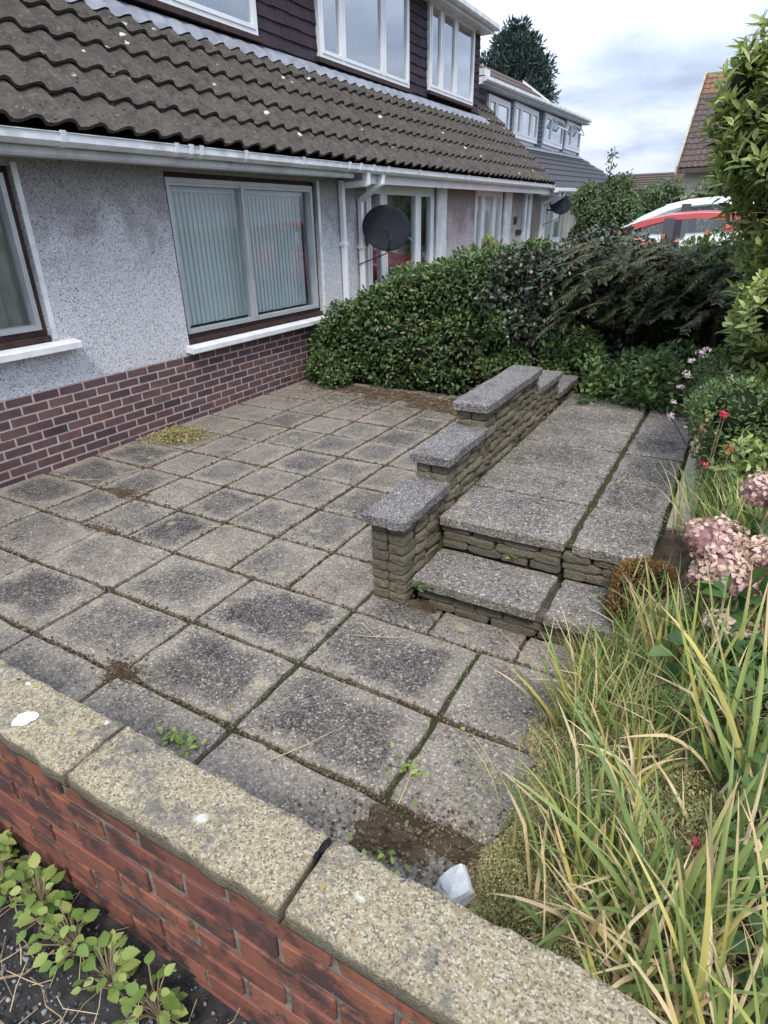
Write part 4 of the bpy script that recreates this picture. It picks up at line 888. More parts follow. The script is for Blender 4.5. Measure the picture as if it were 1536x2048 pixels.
# conifer beyond the neighbouring house
rn = random.Random(4); cx, cy = -5.15, 25.6; cb_ = []
for z, rr, n_ in ((3.2,1.7,7),(4.3,1.9,8),(5.3,1.75,8),(6.3,1.65,8),(7.2,1.4,7),(7.9,1.0,5),(8.4,.55,3)):
    for i in range(n_):
        a = 2*math.pi*i/n_+z; cb_.append((cx+rr*.55*math.cos(a)*rn.uniform(.7,1.2), cy+rr*.55*math.sin(a), z+rn.uniform(-.2,.2), rr*.5*rn.uniform(.8,1.1), rr*.5, rr*.42))
cn = plant('conifer_tree', (cx, cy, .5), 'tall dark blue green conifer rising behind the neighbouring house', 'tree')
P, N = blob_points(cb_, 60000, .6, 1.2); n = len(P); D = norm(N*.8+RNG.normal(size=(n,3))*.4+np.array([0,0,.35])); 
leaves('crown', cn, MAT['conifer_blue'], loc_pts(P, (cx,cy,.5)), D, N+RNG.normal(size=(n,3))*.5, .20*RNG.uniform(.6,1.4,n), .06)
V, F = core_mesh(cb_, .62, 2); link('shade_core', nparr_mesh('shade_core', MAT['core'], loc_pts(np.array([list(v) for v in V]), (cx,cy,.5)), F), cn)
MB().tube([(0,0,-.2),(.05,0,4),(0,.05,7.6)], [.22,.14,.04], 8).build('trunk', MAT['bark'], cn, True)
# round shrub in the neighbour's garden
rn = random.Random(8); sx, sy = 1.98, 11.2; bl = []
for i in range(17):
    a = rn.uniform(0, 6.28); q = rn.uniform(.1,.5); zz = rn.uniform(.8, 2.2); bl.append((sx+q*math.cos(a), sy+q*math.sin(a), zz, .34*(1.15-.2*abs(zz-1.4)), .36, .36))
sh = shrub('round_shrub', (sx, sy, .4), bl, 24000, 'bush', .07, .038, 'rounded green shrub with one wispy upright shoot in front of the neighbouring house', 'shrub', stems=[([(sx,sy,.3),(sx,sy,1.6)], [.05,.03]), ([(sx-.02,sy,2.2),(sx-.03,sy,2.6),(sx-.0,sy,2.98)], [.012,.009,.004]), ([(sx+.28,sy,2.2),(sx+.3,sy,2.55)], [.008,.003])])
P = np.array([(sx-.03+rn.uniform(-.07,.07), sy+rn.uniform(-.05,.05), rn.uniform(2.35,3.0)) for _ in range(60)]+[(sx+.3+rn.uniform(-.06,.06), sy, rn.uniform(2.3,2.6)) for _ in range(24)])
leaves('shoot_leaves', sh, MAT['bush'], P-np.array((sx,sy,.4)), RNG.normal(size=(84,3))+np.array([0,0,.9]), RNG.normal(size=(84,3)), .085, .035)
for nm, x0, x1, y0, lb, sd_, h0 in (('garden_bush', 2.35, 3.0, 13.8, 'loose feathery green bush left of the brown roofed house', 5, 2.55), ('garden_bush', 3.05, 4.6, 14.6, 'dense green bush below the brown roofed house', 6, 3.0)):
    rn = random.Random(sd_); bl = []
    for i in range(18): bl.append((rn.uniform(x0, x1), y0+rn.uniform(-.4,.4), rn.uniform(.8, h0-.35), rn.uniform(.28,.42), .4, rn.uniform(.28,.42)))
    shrub(nm, ((x0+x1)/2, y0, .45), bl, 8000, 'bush', .11, .035, lb, 'bush', lo=.7, hi=1.25, up=.5, stems=[([((x0+x1)/2,y0,.3),((x0+x1)/2,y0,1.5)], [.05,.03])])

# ================================================================== hedge across the far end of the patio
rn = random.Random(21); bl = []
def topz(x): return .50+.42*smooth(x,.05,.6)+.43*smooth(x,.5,1.7)+.22*smooth(x,1.6,3.0)
for i in range(14):
    x = .28+i*.19
    for row, y0 in enumerate((3.78, 4.15)):
        T = topz(x)+(.04 if row else 0); z = .24
        while z < T-.12:
            rr = rn.uniform(.21,.30); bl.append((x+rn.uniform(-.06,.06), y0+rn.uniform(-.07,.07)+.05*(z > .8), z, rr, rr*1.05, rr*.95)); z += .21
        bl.append((x, y0, T-.2, .21, .25, .2))
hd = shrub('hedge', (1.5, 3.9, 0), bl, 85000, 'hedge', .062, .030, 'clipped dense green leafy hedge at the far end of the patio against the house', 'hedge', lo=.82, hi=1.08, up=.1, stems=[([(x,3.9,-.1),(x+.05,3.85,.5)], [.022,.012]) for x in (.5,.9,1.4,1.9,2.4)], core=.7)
# low leafy sprays of the hedge spreading on to the slabs
rn = random.Random(22); bl = [(rn.uniform(.15,.6), 3.42+rn.uniform(-.1,.1), rn.uniform(.1,.3), .17, .17, .15) for _ in range(6)]
shrub('low_shrub', (.35, 3.42, 0), bl, 3800, 'hedge', .05, .026, 'low leafy growth in the corner between the brick plinth and hedge', 'shrub', core=.7)
rn = random.Random(23); bl = []
for i in range(44):
    x = rn.uniform(2.55,3.75); z = rn.uniform(.3, 1.52); bl.append((x, 3.62+rn.uniform(-.1,.5), z, rn.uniform(.2,.28), .25, rn.uniform(.18,.25)))
rn = random.Random(24); gb = [(rn.uniform(2.5,3.5), 3.42+rn.uniform(-.08,.12), rn.uniform(.28,.85), .16, .16, .15) for _ in range(14)]
shrub('young_green_shrub', (3.0,3.42,.2), gb, 8000, 'cover', .055, .028, 'mid green leafy growth low in front of the dark purplish shrub', 'shrub', up=.2, core=.6, fold=True)
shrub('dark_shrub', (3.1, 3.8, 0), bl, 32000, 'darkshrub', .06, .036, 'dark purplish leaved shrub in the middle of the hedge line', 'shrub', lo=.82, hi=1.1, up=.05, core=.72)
# drooping conifer with sprays
cf = plant('drooping_conifer', (4.3, 3.6, .3), 'dark drooping conifer with feathery sprays over a shaded hollow at the hedge end', 'conifer')
P = []; D = []; U = []; tw_ = MB(); rn = random.Random(31)
for i in range(250):
    x = rn.uniform(3.35,5.3); z = rn.uniform(.98,1.62) if x < 5 else rn.uniform(.8,1.55); y = rn.uniform(3.25,3.9); ln = rn.uniform(.35,.75); az = rn.gauss(-math.pi/2-.25,.6); up = rn.uniform(-.15,.35)
    pts = []; d = Vector((math.cos(az), math.sin(az), up)).normalized(); p = Vector((x, y, z))
    for s in range(8): pts.append(p.copy()); p = p+d*ln/8; d = (d+Vector((0,0,-.11))).normalized()
    tw_.tube([q-Vector((4.3,3.6,.3)) for q in pts], [.006]*5+[.003]*3, 3, False)
    sd2 = d.cross(Vector((0,0,1))).normalized()
    for s in range(1, 8):
        for sg_ in (-1, 1):
            for q in range(5):
                o = pts[s-1].lerp(pts[s], q/5); l2 = sd2*sg_*rn.uniform(.6,1)+(pts[s]-pts[s-1]).normalized()*.8+Vector((0,0,rn.uniform(-.25,.15)))
                P.append(o); D.append(l2); U.append((rn.gauss(0,.3), rn.gauss(0,.3), 1))
P = np.array([list(p) for p in P])-np.array((4.3,3.6,.3)); n = len(P)
leaves('foliage', cf, MAT['conifer'], P, np.array([list(v) for v in D]), np.array(U), .065*RNG.uniform(.5,1.2,n), .011)
tw_.build('branches', MAT['bark'], cf)
bl = [(3.4+.22*i+rn.uniform(-.05,.05), 3.95, z, .22, .25, .2) for i in range(9) for z in (.5,.8,1.1,1.38)]
V, F = core_mesh(bl, .9, 5); link('shade_core', nparr_mesh('shade_core', MAT['core'], np.array([list(v) for v in V])-np.array((4.3,3.6,.3)), F), cf)
P, N = blob_points(bl, 9000, .8, 1.15); leaves('inner_foliage', cf, MAT['conifer'], P-np.array((4.3,3.6,.3)), N+RNG.normal(size=N.shape)*.6, N, .07, .014)
# coral flowers showing over the hedge
cof = plant('coral_flowering_shrub', (4.55, 3.7, .3), 'coral flowered shrub showing above the conifer in front of the red car', 'shrub')
rn = random.Random(12); P = np.array([(rn.gauss(4.50,.12), rn.uniform(3.2,3.6), rn.uniform(1.62,1.75)) for _ in range(26)]+[(rn.uniform(3.75,4.3), 3.3, rn.uniform(1.58,1.63)) for _ in range(6)]); n = len(P)
leaves('flowers', cof, MAT['coral_petal'], P-np.array((4.55,3.7,.3)), RNG.normal(size=(n,3)), RNG.normal(size=(n,3)), .045, .034, True)
bl = [(rn.uniform(4.3,4.8), 3.5, rn.uniform(1.3,1.62), .15, .18, .12) for _ in range(8)]; P, N = blob_points(bl, 2200); n = len(P)
leaves('foliage', cof, MAT['mound'], P-np.array((4.55,3.7,.3)), N+RNG.normal(size=(n,3))*.6, N, .05, .022)
MB().tube([(0,0,-.1),(0,-.1,.9),(-.05,-.2,1.3)], [.03,.02,.01], 6).build('stem', MAT['bark'], cof)
# leafy ground cover at the end of the upper path
rn = random.Random(33); bl = [(rn.uniform(3.15,4.75), rn.uniform(2.55,3.1), .36+rn.uniform(0,.30)*(1+.4*(0)), rn.uniform(.13,.22), .2, rn.uniform(.12,.2)) for _ in range(30)]
shrub('ground_cover', (3.9, 2.75, .36), bl, 13000, 'cover', .058, .030, 'low mixed green leaves spilling over the far end of the upper path', 'plant', up=.3, core=0, fold=True, hemi=lambda P: ~((P[:,0] < 3.66) & (P[:,1] < 3.12)))

# golden tuft in front of the neighbour's door
rn = random.Random(66); bl = [(1.62+rn.uniform(-.07,.07), 5.6+rn.uniform(-.06,.06), .5+.09*i, .13-.006*i, .13, .12) for i in range(12)]
shrub('golden_shrub', (1.62,5.6,.3), bl, 5200, 'bright', .06, .012, 'small upright yellow green conifer in front of the second front door', 'shrub', up=1.1, core=.6, spread=.35)

# ================================================================== flower bed on the right
rn = random.Random(41); bl = []
for i in range(74):
    z = rn.uniform(.95, 2.72); rr = .26 if z < 2.2 else .19; q = .42*(1-.6*smooth(z, 2.2, 3.0))
    bl.append((5.25-.12*smooth(z, 1.5, 1.85)-.27*smooth(z, 1.75, 2.15)+rn.uniform(-q, .5)*.85, 1.95+rn.uniform(-.45,.5), z, rr*rn.uniform(.75,1.1), rr, rr*rn.uniform(.8,1.15)))
bl += [(4.50,1.95,2.30,.16,.2,.16),(4.47,1.9,2.44,.14,.18,.14),(4.55,1.95,2.58,.13,.18,.14),(4.63,2.0,2.70,.13,.18,.14),(4.56,1.95,2.14,.16,.2,.16),(4.72,2.0,2.82,.12,.16,.14),(4.66,2.0,2.45,.18,.2,.18)]
bs = plant('tall_shrub', (5.05, 2.25, .45), 'tall yellow green shrub with long glossy leaves at the right edge', 'shrub')
def whorls(par, loc, mat, P, N, k, L, W, seed=1, fold=True):
    """shoots that each carry k leaves fanned round the tip"""
    n = len(P); ax = norm(N*.7+np.array([0,0,.75])+RNG.normal(size=(n,3))*.25); a = norm(np.cross(ax, RNG.normal(size=(n,3)))); b = np.cross(ax, a); PP = []; DD = []; UU = []; TT = []
    for j in range(k):
        th = 2.4*j+RNG.random(n)*.5; dr = a*np.cos(th)[:,None]+b*np.sin(th)[:,None]; lift = .25+.9*j/k
        PP.append(P-ax*(L*.9*(1-j/k))[:,None] if hasattr(L,'__len__') else P-ax*(L*.9*(1-j/k))); DD.append(dr+ax*lift); UU.append(ax-dr*.3); TT.append(np.clip(.25+.55*j/k+RNG.normal(size=n)*.15+(.15*(N[:,2])),0,1))
    return leaves('foliage', par, mat, np.concatenate(PP)-np.array(loc), np.concatenate(DD), np.concatenate(UU), L*RNG.uniform(.6,1.15,n*k), W*RNG.uniform(.75,1.15,n*k), fold, np.concatenate(TT))
P, N = blob_points(bl, 6400, .72, 1.2); whorls(bs, (5.05,2.25,.45), MAT['bright'], P, N, 7, .095, .028)
V, F = core_mesh(bl, .46, 7); link('shade_core', nparr_mesh('shade_core', MAT['core'], np.array([list(v) for v in V])-np.array((5.05,2.25,.45)), F), bs)
tips = []
for x, y, z0, z1, dx in ((4.66,1.95,2.45,2.85,.05),(4.50,1.9,2.1,2.50,-.05),(4.74,1.95,2.5,2.90,.05),(4.56,1.95,2.25,2.62,.0),(4.84,1.95,2.6,2.96,.02)):
    pts = [Vector((x+dx*t+.02*math.sin(t*5), y, z0+(z1-z0)*t)) for t in np.linspace(0,1,6)]; MB().tube([p-Vector((5.05,2.25,.45)) for p in pts], [.007,.006,.005,.004,.003,.002], 5).build('stem', MAT['bark'], bs, True)
    pass
    for t in np.linspace(.15,1,7): tips.append((x+dx*t, y, z0+(z1-z0)*t))
for x in (4.95,5.1,5.2): MB().tube([(x-5.05,0,-.1),(x-5.0,-.05,.6),(x-5.1,-.1,1.4)], [.03,.022,.012], 6).build('stem', MAT['bark'], bs, True)
tips = np.array(tips); N = np.tile(np.array([[0,0,1.]]),(len(tips),1)); o = whorls(bs, (5.05,2.25,.45), MAT['bright'], tips, N, 3, .072, .026); o.name = 'shoot_leaves'
# pale green lower shrub
rn = random.Random(43); bl = [(5.03+rn.uniform(-.2,.3), 1.35+rn.uniform(-.3,.3), rn.uniform(.8,1.38), .18, .2, .17) for _ in range(16)]
ls = plant('light_green_shrub', (5.0, 1.35, .5), 'light green leafy shrub below the tall shrub at the right edge', 'shrub')
P, N = blob_points(bl, 1500, .8, 1.2); whorls(ls, (5.0,1.35,.5), MAT['bright'], P, N, 6, .07, .026)
V, F = core_mesh(bl, .5, 8); link('shade_core', nparr_mesh('shade_core', MAT['core'], np.array([list(v) for v in V])-np.array((5.0,1.35,.5)), F), ls)
MB().tube([(0,0,-.1),(0,0,.6)], [.02,.01], 5).build('stem', MAT['bark'], ls)
# fine leaved mound with pale daisies
rn = random.Random(45); bl = [(4.93+rn.uniform(-.2,.3), .95+rn.uniform(-.3,.75), rn.uniform(.55,.93), .2, .22, .17) for _ in range(30)]
md = shrub('green_mound', (4.86, 1.0, .45), bl, 46000, 'mound', .030, .011, 'fine leaved rounded green mound with pale lilac daisies beside the path end', 'plant', lo=.7, hi=1.12, up=.5, core=.6)
def flower_head(par, c, rad, n, mat, seed, L, W, name='flower', squash=.8, domed=-.35):
    rg = np.random.default_rng(seed); g = norm(rg.normal(size=(n*2,3))); g = g[g[:,2] > domed][:n]; P = g*np.array([rad,rad,rad*squash])*rg.uniform(.86,1.05,(len(g),1))+np.array(c)
    T = norm(np.cross(g, rg.normal(size=g.shape))); o = leaves(name, par, mat, P-T*L*.5, T+g*.35, g, L*rg.uniform(.75,1.2,len(g)), W*rg.uniform(.8,1.2,len(g)), True, rg.random(len(g)), None); return o
for i, (x, y, z) in enumerate([(q[0]+.05, q[1], q[2]) for q in [(4.53,.95,1.14),(4.55,.98,1.12),(4.50,.92,1.10),(4.56,.99,1.15),(4.49,.9,1.04),(4.50,.92,1.02),(4.47,.95,.95),(4.46,.9,.88),(4.45,.92,.80),(4.455,.93,.78),(4.69,.85,1.05),(4.70,.85,1.03)]]):
    fh = flower_head(md, (x-4.86, y-1.0, z-.45), .018, 16, MAT['daisy'], i, .02, .007, 'daisy', .4, -1); MB().tube([(x-4.86,y-1.0,z-.45),(x-4.80,y-.96,z-.55),(x-4.72,y-.92,z-.68)], .0016, 4).build('flower_stem', MAT['bark'], md)
# hydrangea: big faded heads over coarse leaves
hy = plant('hydrangea', (5.0, -.55, .45), 'hydrangea with large faded pink mophead flowers above the iris leaves', 'hydrangea')
heads = [(4.80,-.56,.79,.098),(4.855,-.60,.735,.098),(4.835,-.62,.68,.085),(4.90,-.63,.69,.085),(4.935,-.36,.93,.085),(4.965,-.60,.80,.08),(4.985,-.45,.70,.06),(4.875,-.80,.615,.062),(4.93,-.80,.59,.055),(4.98,-.78,.60,.05)]
for i, (x, y, z, rr) in enumerate(heads):
    rg = np.random.default_rng(50+i); sb = [(x-5, y+.55, z-.45, rr*.84, rr*.84, rr*.66)]+[(x-5+rr*.5*math.cos(a+i), y+.55+rr*.5*math.sin(a+i), z-.45+rg.uniform(-.3,.4)*rr, rr*.5, rr*.5, rr*.42) for a in (0,1.2,2.6,3.9,5.1)]
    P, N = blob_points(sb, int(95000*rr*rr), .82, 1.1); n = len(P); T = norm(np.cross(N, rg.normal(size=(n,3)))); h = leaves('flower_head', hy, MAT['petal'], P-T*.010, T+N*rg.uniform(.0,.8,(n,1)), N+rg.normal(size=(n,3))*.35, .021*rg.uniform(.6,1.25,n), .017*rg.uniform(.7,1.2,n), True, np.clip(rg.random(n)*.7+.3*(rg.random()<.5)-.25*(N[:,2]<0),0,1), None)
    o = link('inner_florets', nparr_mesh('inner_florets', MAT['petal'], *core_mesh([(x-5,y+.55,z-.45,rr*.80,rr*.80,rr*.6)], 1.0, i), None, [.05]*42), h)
    MB().tube([(x-5,y+.55,z-.45-rr*.3),(x-4.99,y+.56,z-.6),(.03+(x-5)*.4,(y+.55)*.4,-.05)], [.005,.005,.007], 5).build('stem', MAT['twig'], hy)
rn = random.Random(52); bl = [(5.02+rn.uniform(-.16,.25), -.55+rn.uniform(-.3,.3), rn.uniform(.48,.68), .13, .14, .1) for _ in range(12)]
P, N = blob_points(bl, 420, .7, 1.1); n = len(P); leaves('foliage', hy, MAT['bramble'], P-np.array((5,-.55,.45)), N+RNG.normal(size=(n,3))*.5, N+np.array([0,0,.8]), .10*RNG.uniform(.6,1.1,n), .062, True)
# iris clumps: every blade is its own piece
def blade(parent, base, az, lean, length, width, bend, mat, twist=0.0, seg=9, kink=None):
    d = Vector((math.cos(az)*math.sin(lean), math.sin(az)*math.sin(lean), math.cos(lean))); h = Vector((math.cos(az), math.sin(az), 0)); s0 = Vector((-math.sin(az), math.cos(az), 0)); p = Vector(base); V = []; F = []
    s0 = (s0*math.cos(twist)+h*math.sin(twist)).normalized()
    for i in range(seg+1):
        t = i/seg; wd = width*(.55+.45*min(1, t*4))*(1-t**3.2)*.5+.0004; nn = d.cross(s0).normalized()
        V += [p-s0*wd, p+nn*wd*.28, p+s0*wd]
        p = p+d*length/seg; bd = bend/seg*(1.2*t+.3)
        if kink and abs(t-kink[0]) < .5/seg: bd += kink[1]
        d = (d+h*bd+Vector((0,0,-abs(bd)*.75))).normalized(); s0 = (s0-d*s0.dot(d)).normalized()
    for i in range(seg): F += [(3*i, 3*i+1, 3*i+4, 3*i+3), (3*i+1, 3*i+2, 3*i+5, 3*i+4)]
    me = nparr_mesh('blade', MAT[mat], [list(v) for v in V], None, F, [i//3/seg for i in range(len(V))]); return link('blade', me, parent)
def clump(x, y, label, n, fan, length, width=.017, green=.55, yellow=.14, spread=.06, seed=0, dz=0, bendm=.5):
    rn = random.Random(seed); z = bed_h(x, y)+dz; t = plant('iris_clump', (x, y, z), label, 'iris', 'iris clumps in the flower bed')
    for i in range(int(n*1.7)):
        az = rn.choice(fan)+rn.gauss(0,.35); q = rn.random(); m = 'iris_green' if q < green else ('iris_yellow' if q < green+yellow else 'iris_dead'); dead = m == 'iris_dead'
        ln = length*1.45*rn.uniform(.55,1.12)*(.85 if dead else 1); le = abs(rn.gauss(.28,.2))+(.35 if dead and rn.random() < .6 else 0)
        blade(t, (rn.gauss(0,spread), rn.gauss(0,spread), -.02), az, le, ln, width*.98*rn.uniform(.65,1.15)*(.85 if dead else 1), rn.uniform(.1,bendm)*(3.0 if dead and rn.random() < .5 else 1), m, rn.uniform(-.7,.7), kink=(rn.uniform(.4,.7), rn.uniform(.5,1.3)) if dead and rn.random() < .4 else None)
    return t
PI = math.pi
clump(4.76,-.78,'tall green iris clump in front of the hydrangea with a few tan blades', 26, [PI*.85, PI, .3, PI*.6, -.3], .34, .016, .68, .16, .045, 1)
clump(4.53,-.93,'iris clump leaning over the paving below the steps', 28, [PI, PI*.8, PI*1.1, PI, 1.2], .31, .015, .62, .18, .05, 2)
clump(4.69,-1.56,'half withered iris clump standing just behind the front wall coping', 34, [PI*.9, PI*.6, PI*1.2, .6, 2.0], .32, .015, .46, .18, .07, 3, 0, .9)
clump(4.93,-1.62,'sprawling iris clump of green and tan blades right of the withered clump', 34, [PI*.9, .2, PI*.5, PI*1.25, .9], .42, .015, .5, .16, .07, 4, 0, 1.1)
clump(5.02,-1.25,'broad green iris clump among the bramble leaves at the right edge', 24, [PI*.8, .4, 1.2, PI*1.1], .42, .017, .7, .14, .06, 5, 0, .9)
clump(4.86,-.95,'thin iris clump between hydrangea and bramble', 16, [PI*.7, .6, 1.4], .36, .013, .5, .2, .06, 6)
clump(4.62,-.42,'small yellowing iris clump beside the rusty sedum', 20, [PI*.8, .5, PI*.5], .25, .009, .45, .3, .05, 7)
clump(4.84,-1.30,'dry straw coloured iris clump in the pale sedum', 22, [PI, .3, 2.2, 4.0], .30, .013, .25, .12, .08, 8, 0, 1.4)
clump(4.80,-1.78,'tangle of tan iris blades pressed against the coping end', 26, [PI*.9, .3, PI*1.3, 1.2], .34, .015, .42, .14, .08, 9, .02, 1.2)
clump(5.02,-1.85,'green and tan iris clump in the bottom right corner', 30, [PI*.9, PI*.6, .4], .40, .015, .5, .14, .08, 10, .02, 1.0)
clump(4.70,-1.18,'short yellow green iris clump in the middle of the pale sedum', 20, [PI*.9, PI*.5, .4], .24, .014, .5, .3, .05, 11)
# finer grassy clumps further back
def grass_clump(x, y, z, n, L, W, label, seed, r=.09, gp='grassy clumps behind the hydrangea'):
    rg = np.random.default_rng(seed); t = plant('grass_clump', (x, y, z), label, 'grass', gp); V = []; F = []; T = []
    for i in range(n):
        a = rg.uniform(0, 2*PI); le = abs(rg.normal(.3,.25)); ln = L*rg.uniform(.55,1.1); w_ = W*rg.uniform(.7,1.2); p = np.array([rg.normal(0,r), rg.normal(0,r), 0]); d = np.array([math.cos(a)*math.sin(le), math.sin(a)*math.sin(le), math.cos(le)]); s = np.array([-math.sin(a), math.cos(a), 0]); k = len(V); tt = rg.random()
        for j in range(6):
            q = j/5; ww = w_*(1-q**2)*.5+.0003; V += [p-s*ww, p+s*ww]; T += [tt, tt]; p = p+d*ln/5; d = d+np.array([math.cos(a),math.sin(a),-.9])*.10*(1+q); d /= np.linalg.norm(d)
        F += [(k+2*j, k+2*j+1, k+2*j+3, k+2*j+2) for j in range(5)]
    o = link('blades', nparr_mesh('blades', MAT['grassblade'], V, None, F, T), t); o['kind'] = 'stuff'; return t
grass_clump(4.90,.12,.46, 260, .38, .008, 'grassy clump of thin green and straw blades beside the kerb', 1)
grass_clump(4.98,-.12,.54, 260, .42, .008, 'grassy clump behind the large hydrangea head at the right edge', 2)
grass_clump(4.88,.55,.46, 200, .30, .007, 'straw tipped grassy clump at the foot of the green mound', 3)
grass_clump(4.74,-.55,.30, 200, .26, .007, 'thin yellowing grass between the iris clump and kerb', 4)
grass_clump(4.92,-1.05,.40, 110, .34, .007, 'thin grass among the bramble leaves', 5)
for i, (x, y, lb) in enumerate([(4.62,-.72,'fine straw and green grass between the sedum mat and hydrangea'),(4.72,-1.0,'fine grass tangle in the centre of the sedum mat'),(4.66,-1.38,'fine straw coloured grass tangle beside the withered iris'),(4.86,-1.55,'fine grass tangle under the sprawling iris'),(4.95,-.78,'fine upright grass in front of the dull lower hydrangea heads')]): grass_clump(x, y, bed_h(x,y)+.02, 230, .26, .006, lb, 40+i, .10, 'fine grass tangles among the irises')
# red flowered plant and seed heads
rf_ = plant('red_flowered_plant', (4.86,.35,.5), 'small plant with crimson flowers and tan seed heads above the grassy clump', 'flower')
for i, (x, y, z) in enumerate([(4.745,.15,1.04),(4.755,.15,1.035),(4.80,.05,.925),(4.72,.0,.86)]): flower_head(rf_, (x-4.86,y-.35,z-.5), .012, 16, MAT['red_petal'], 80+i, .015, .010, 'flower', .8, -1); MB().tube([(x-4.86,y-.35,z-.5),(x-4.87,y-.34,z-.75),(0,0,-.05)], .002, 4).build('stem', MAT['twig'], rf_)
rg = random.Random(9); P = np.array([(4.66+rg.gauss(0,.03)+.02, .2+rg.gauss(0,.04), rg.uniform(.84,1.02)) for _ in range(40)]); leaves('seed_heads', rf_, MAT['deadleaf'], P-np.array((4.86,.35,.5)), RNG.normal(size=(40,3)), RNG.normal(size=(40,3)), .02, .018, True)
rn = random.Random(47); bl = [(4.93+rn.uniform(-.1,.2), .2+rn.uniform(-.2,.25), rn.uniform(.66,.9), .10, .12, .08) for _ in range(9)]
P, N = blob_points(bl, 260, .7, 1.1); whorls(rf_, (4.86,.35,.5), MAT['bright'], P, N, 4, .05, .02)
# rusty cushion between kerb and upper step
rn = random.Random(61); bl = [(4.55+rn.uniform(-.05,.1), -.17+rn.uniform(-.13,.16), .30+rn.uniform(-.1,.10), .075, .08, .07) for _ in range(15)]
shrub('rusty_sedum', (4.56,-.15,.25), bl, 16000, 'sedum_red', .014, .007, 'rust red and olive sedum cushion at the right end of the upper step', 'sedum', lo=.72, hi=1.1, up=.6, core=.6)
# pale sedum mat spreading over the slabs
rg = np.random.default_rng(70); n = 120000
X = rg.uniform(4.33,5.0,n); Y = rg.uniform(-1.99,-.24,n); wob = .035*np.sin(Y*9)+.025*np.sin(Y*23+1); edge = 4.385+wob*.8+.05*np.clip((Y+.75)/.4,0,1); k = X > edge; X, Y, edge = X[k], Y[k], edge[k]
lump = .035*(np.sin(X*31+np.sin(Y*17)*2)*np.sin(Y*27+X*9)+1)*.5+.02*rg.random(len(X)); Z = np.array([bed_h(a, b) for a, b in zip(X, Y)])+np.clip((X-edge)/.05,0,1)*(.05+lump)-.004; Z = np.maximum(Z, .004)
sm = tag(empty('sedum_mat', (4.6,-1.1,.1)), 'pale yellow green sedum mat spreading over the edge of the paving', 'sedum')
n = len(X); o = leaves('sedum_leaves', sm, MAT['sedum'], np.stack([X,Y,Z],1)-np.array((4.6,-1.1,.1)), rg.normal(size=(n,3))*.8+np.array([0,0,.7]), rg.normal(size=(n,3)), .0098*rg.uniform(.6,1.3,n), .0055, tint=np.clip(.38+.22*np.sin(X*19+np.sin(Y*11)*1.5)+.15*np.sin(Y*23+X*7)+rg.normal(size=n)*.2+.35*np.clip(1-(X-edge)/.06,0,1),0,1))
# taller sprigs break up the surface of the mat and its edge
n = 9000; X = rg.uniform(4.30,5.0,n); Y = rg.uniform(-1.97,-.26,n); e2 = 4.36+.8*(.035*np.sin(Y*9)+.025*np.sin(Y*23+1))+.03*rg.normal(size=n); k = (X > e2) & (np.sin(X*41+np.sin(Y*29)*2)+np.sin(Y*37) > -.5); X, Y = X[k], Y[k]; n = len(X)
ht = rg.uniform(.01,.055,n)*np.clip((X-4.34)/.1,.3,1); Zb = np.maximum(np.array([bed_h(a, b) for a, b in zip(X, Y)]), 0)+.035*np.clip((X-4.4)/.05,0,1); PP = np.concatenate([np.stack([X+rg.normal(size=n)*.006, Y+rg.normal(size=n)*.006, Zb+ht*(j+1)/4],1) for j in range(4)])
leaves('sedum_sprigs', sm, MAT['sedum'], PP-np.array((4.6,-1.1,.1)), rg.normal(size=(4*n,3))+np.array([0,0,.9]), rg.normal(size=(4*n,3)), .013*rg.uniform(.6,1.3,4*n), .006)
xs = np.arange(4.36,5.02,.02); ys = np.arange(-1.99,-.22,.02); 
def mz_(x, y):
    e = 4.385+.8*(.035*math.sin(y*9)+.025*math.sin(y*23+1))+.05*min(1,max(0,(y+.75)/.4)); return max(-.03, bed_h(x,y)-.01+min(1,max(0,(x-e)/.05))*.045+random.uniform(-.006,.006)) if x > e else -.03
MB().add([(x-4.6,y+1.1,mz_(x,y)-.1) for y in ys for x in xs], [(j*len(xs)+i, j*len(xs)+i+1, (j+1)*len(xs)+i+1, (j+1)*len(xs)+i) for j in range(len(ys)-1) for i in range(len(xs)-1)]).build('dry_stems', simple('dry_sedum_stems', (.17,.14,.075), .95, .1, .5, 60, .008, 0, 90), sm)
# bramble
br = plant('bramble', (5.06,-.95,.45), 'bramble shoot with dark green toothed leaves arching through the irises', 'bramble')
TOOTH = []; mm = 7
for s_ in (1, -1):
    pass
def tooth_leaf_mesh(name, mat, L, W, teeth=6, fold=.18, droop=.15, seed=0):
    rn = random.Random(seed); V = []; F = []; mid = []
    n = teeth*2
    for i in range(n+1):
        t = i/n; wv = W*.5*math.sin(math.pi*min(1,(t*.93+.05))**.8)*(1.0 if i % 2 == 0 else .82); z = -droop*L*t*t; V += [(t*L,-wv,z+fold*wv),(t*L,0,z),(t*L+(.02*L if i % 2 else 0),wv,z+fold*wv)]
    for i in range(n): F += [(3*i,3*i+1,3*i+4,3*i+3),(3*i+1,3*i+2,3*i+5,3*i+4)]
    return nparr_mesh(name, MAT[mat], V, None, F, [rn.random()]*len(V))
BL = [tooth_leaf_mesh('leaf', 'bramble', .052, .036, 6, .22, .2, i) for i in range(6)]
path = [Vector((5.02,-.72,.30)), Vector((4.97,-.85,.62)), Vector((4.93,-1.0,.60)), Vector((4.90,-1.12,.50)), Vector((4.88,-1.22,.44))]
MB().tube([p-Vector((5.06,-.95,.45)) for p in path], [.005,.004,.004,.003,.002], 5).build('stem', MAT['bark'], br)
rn = random.Random(5)
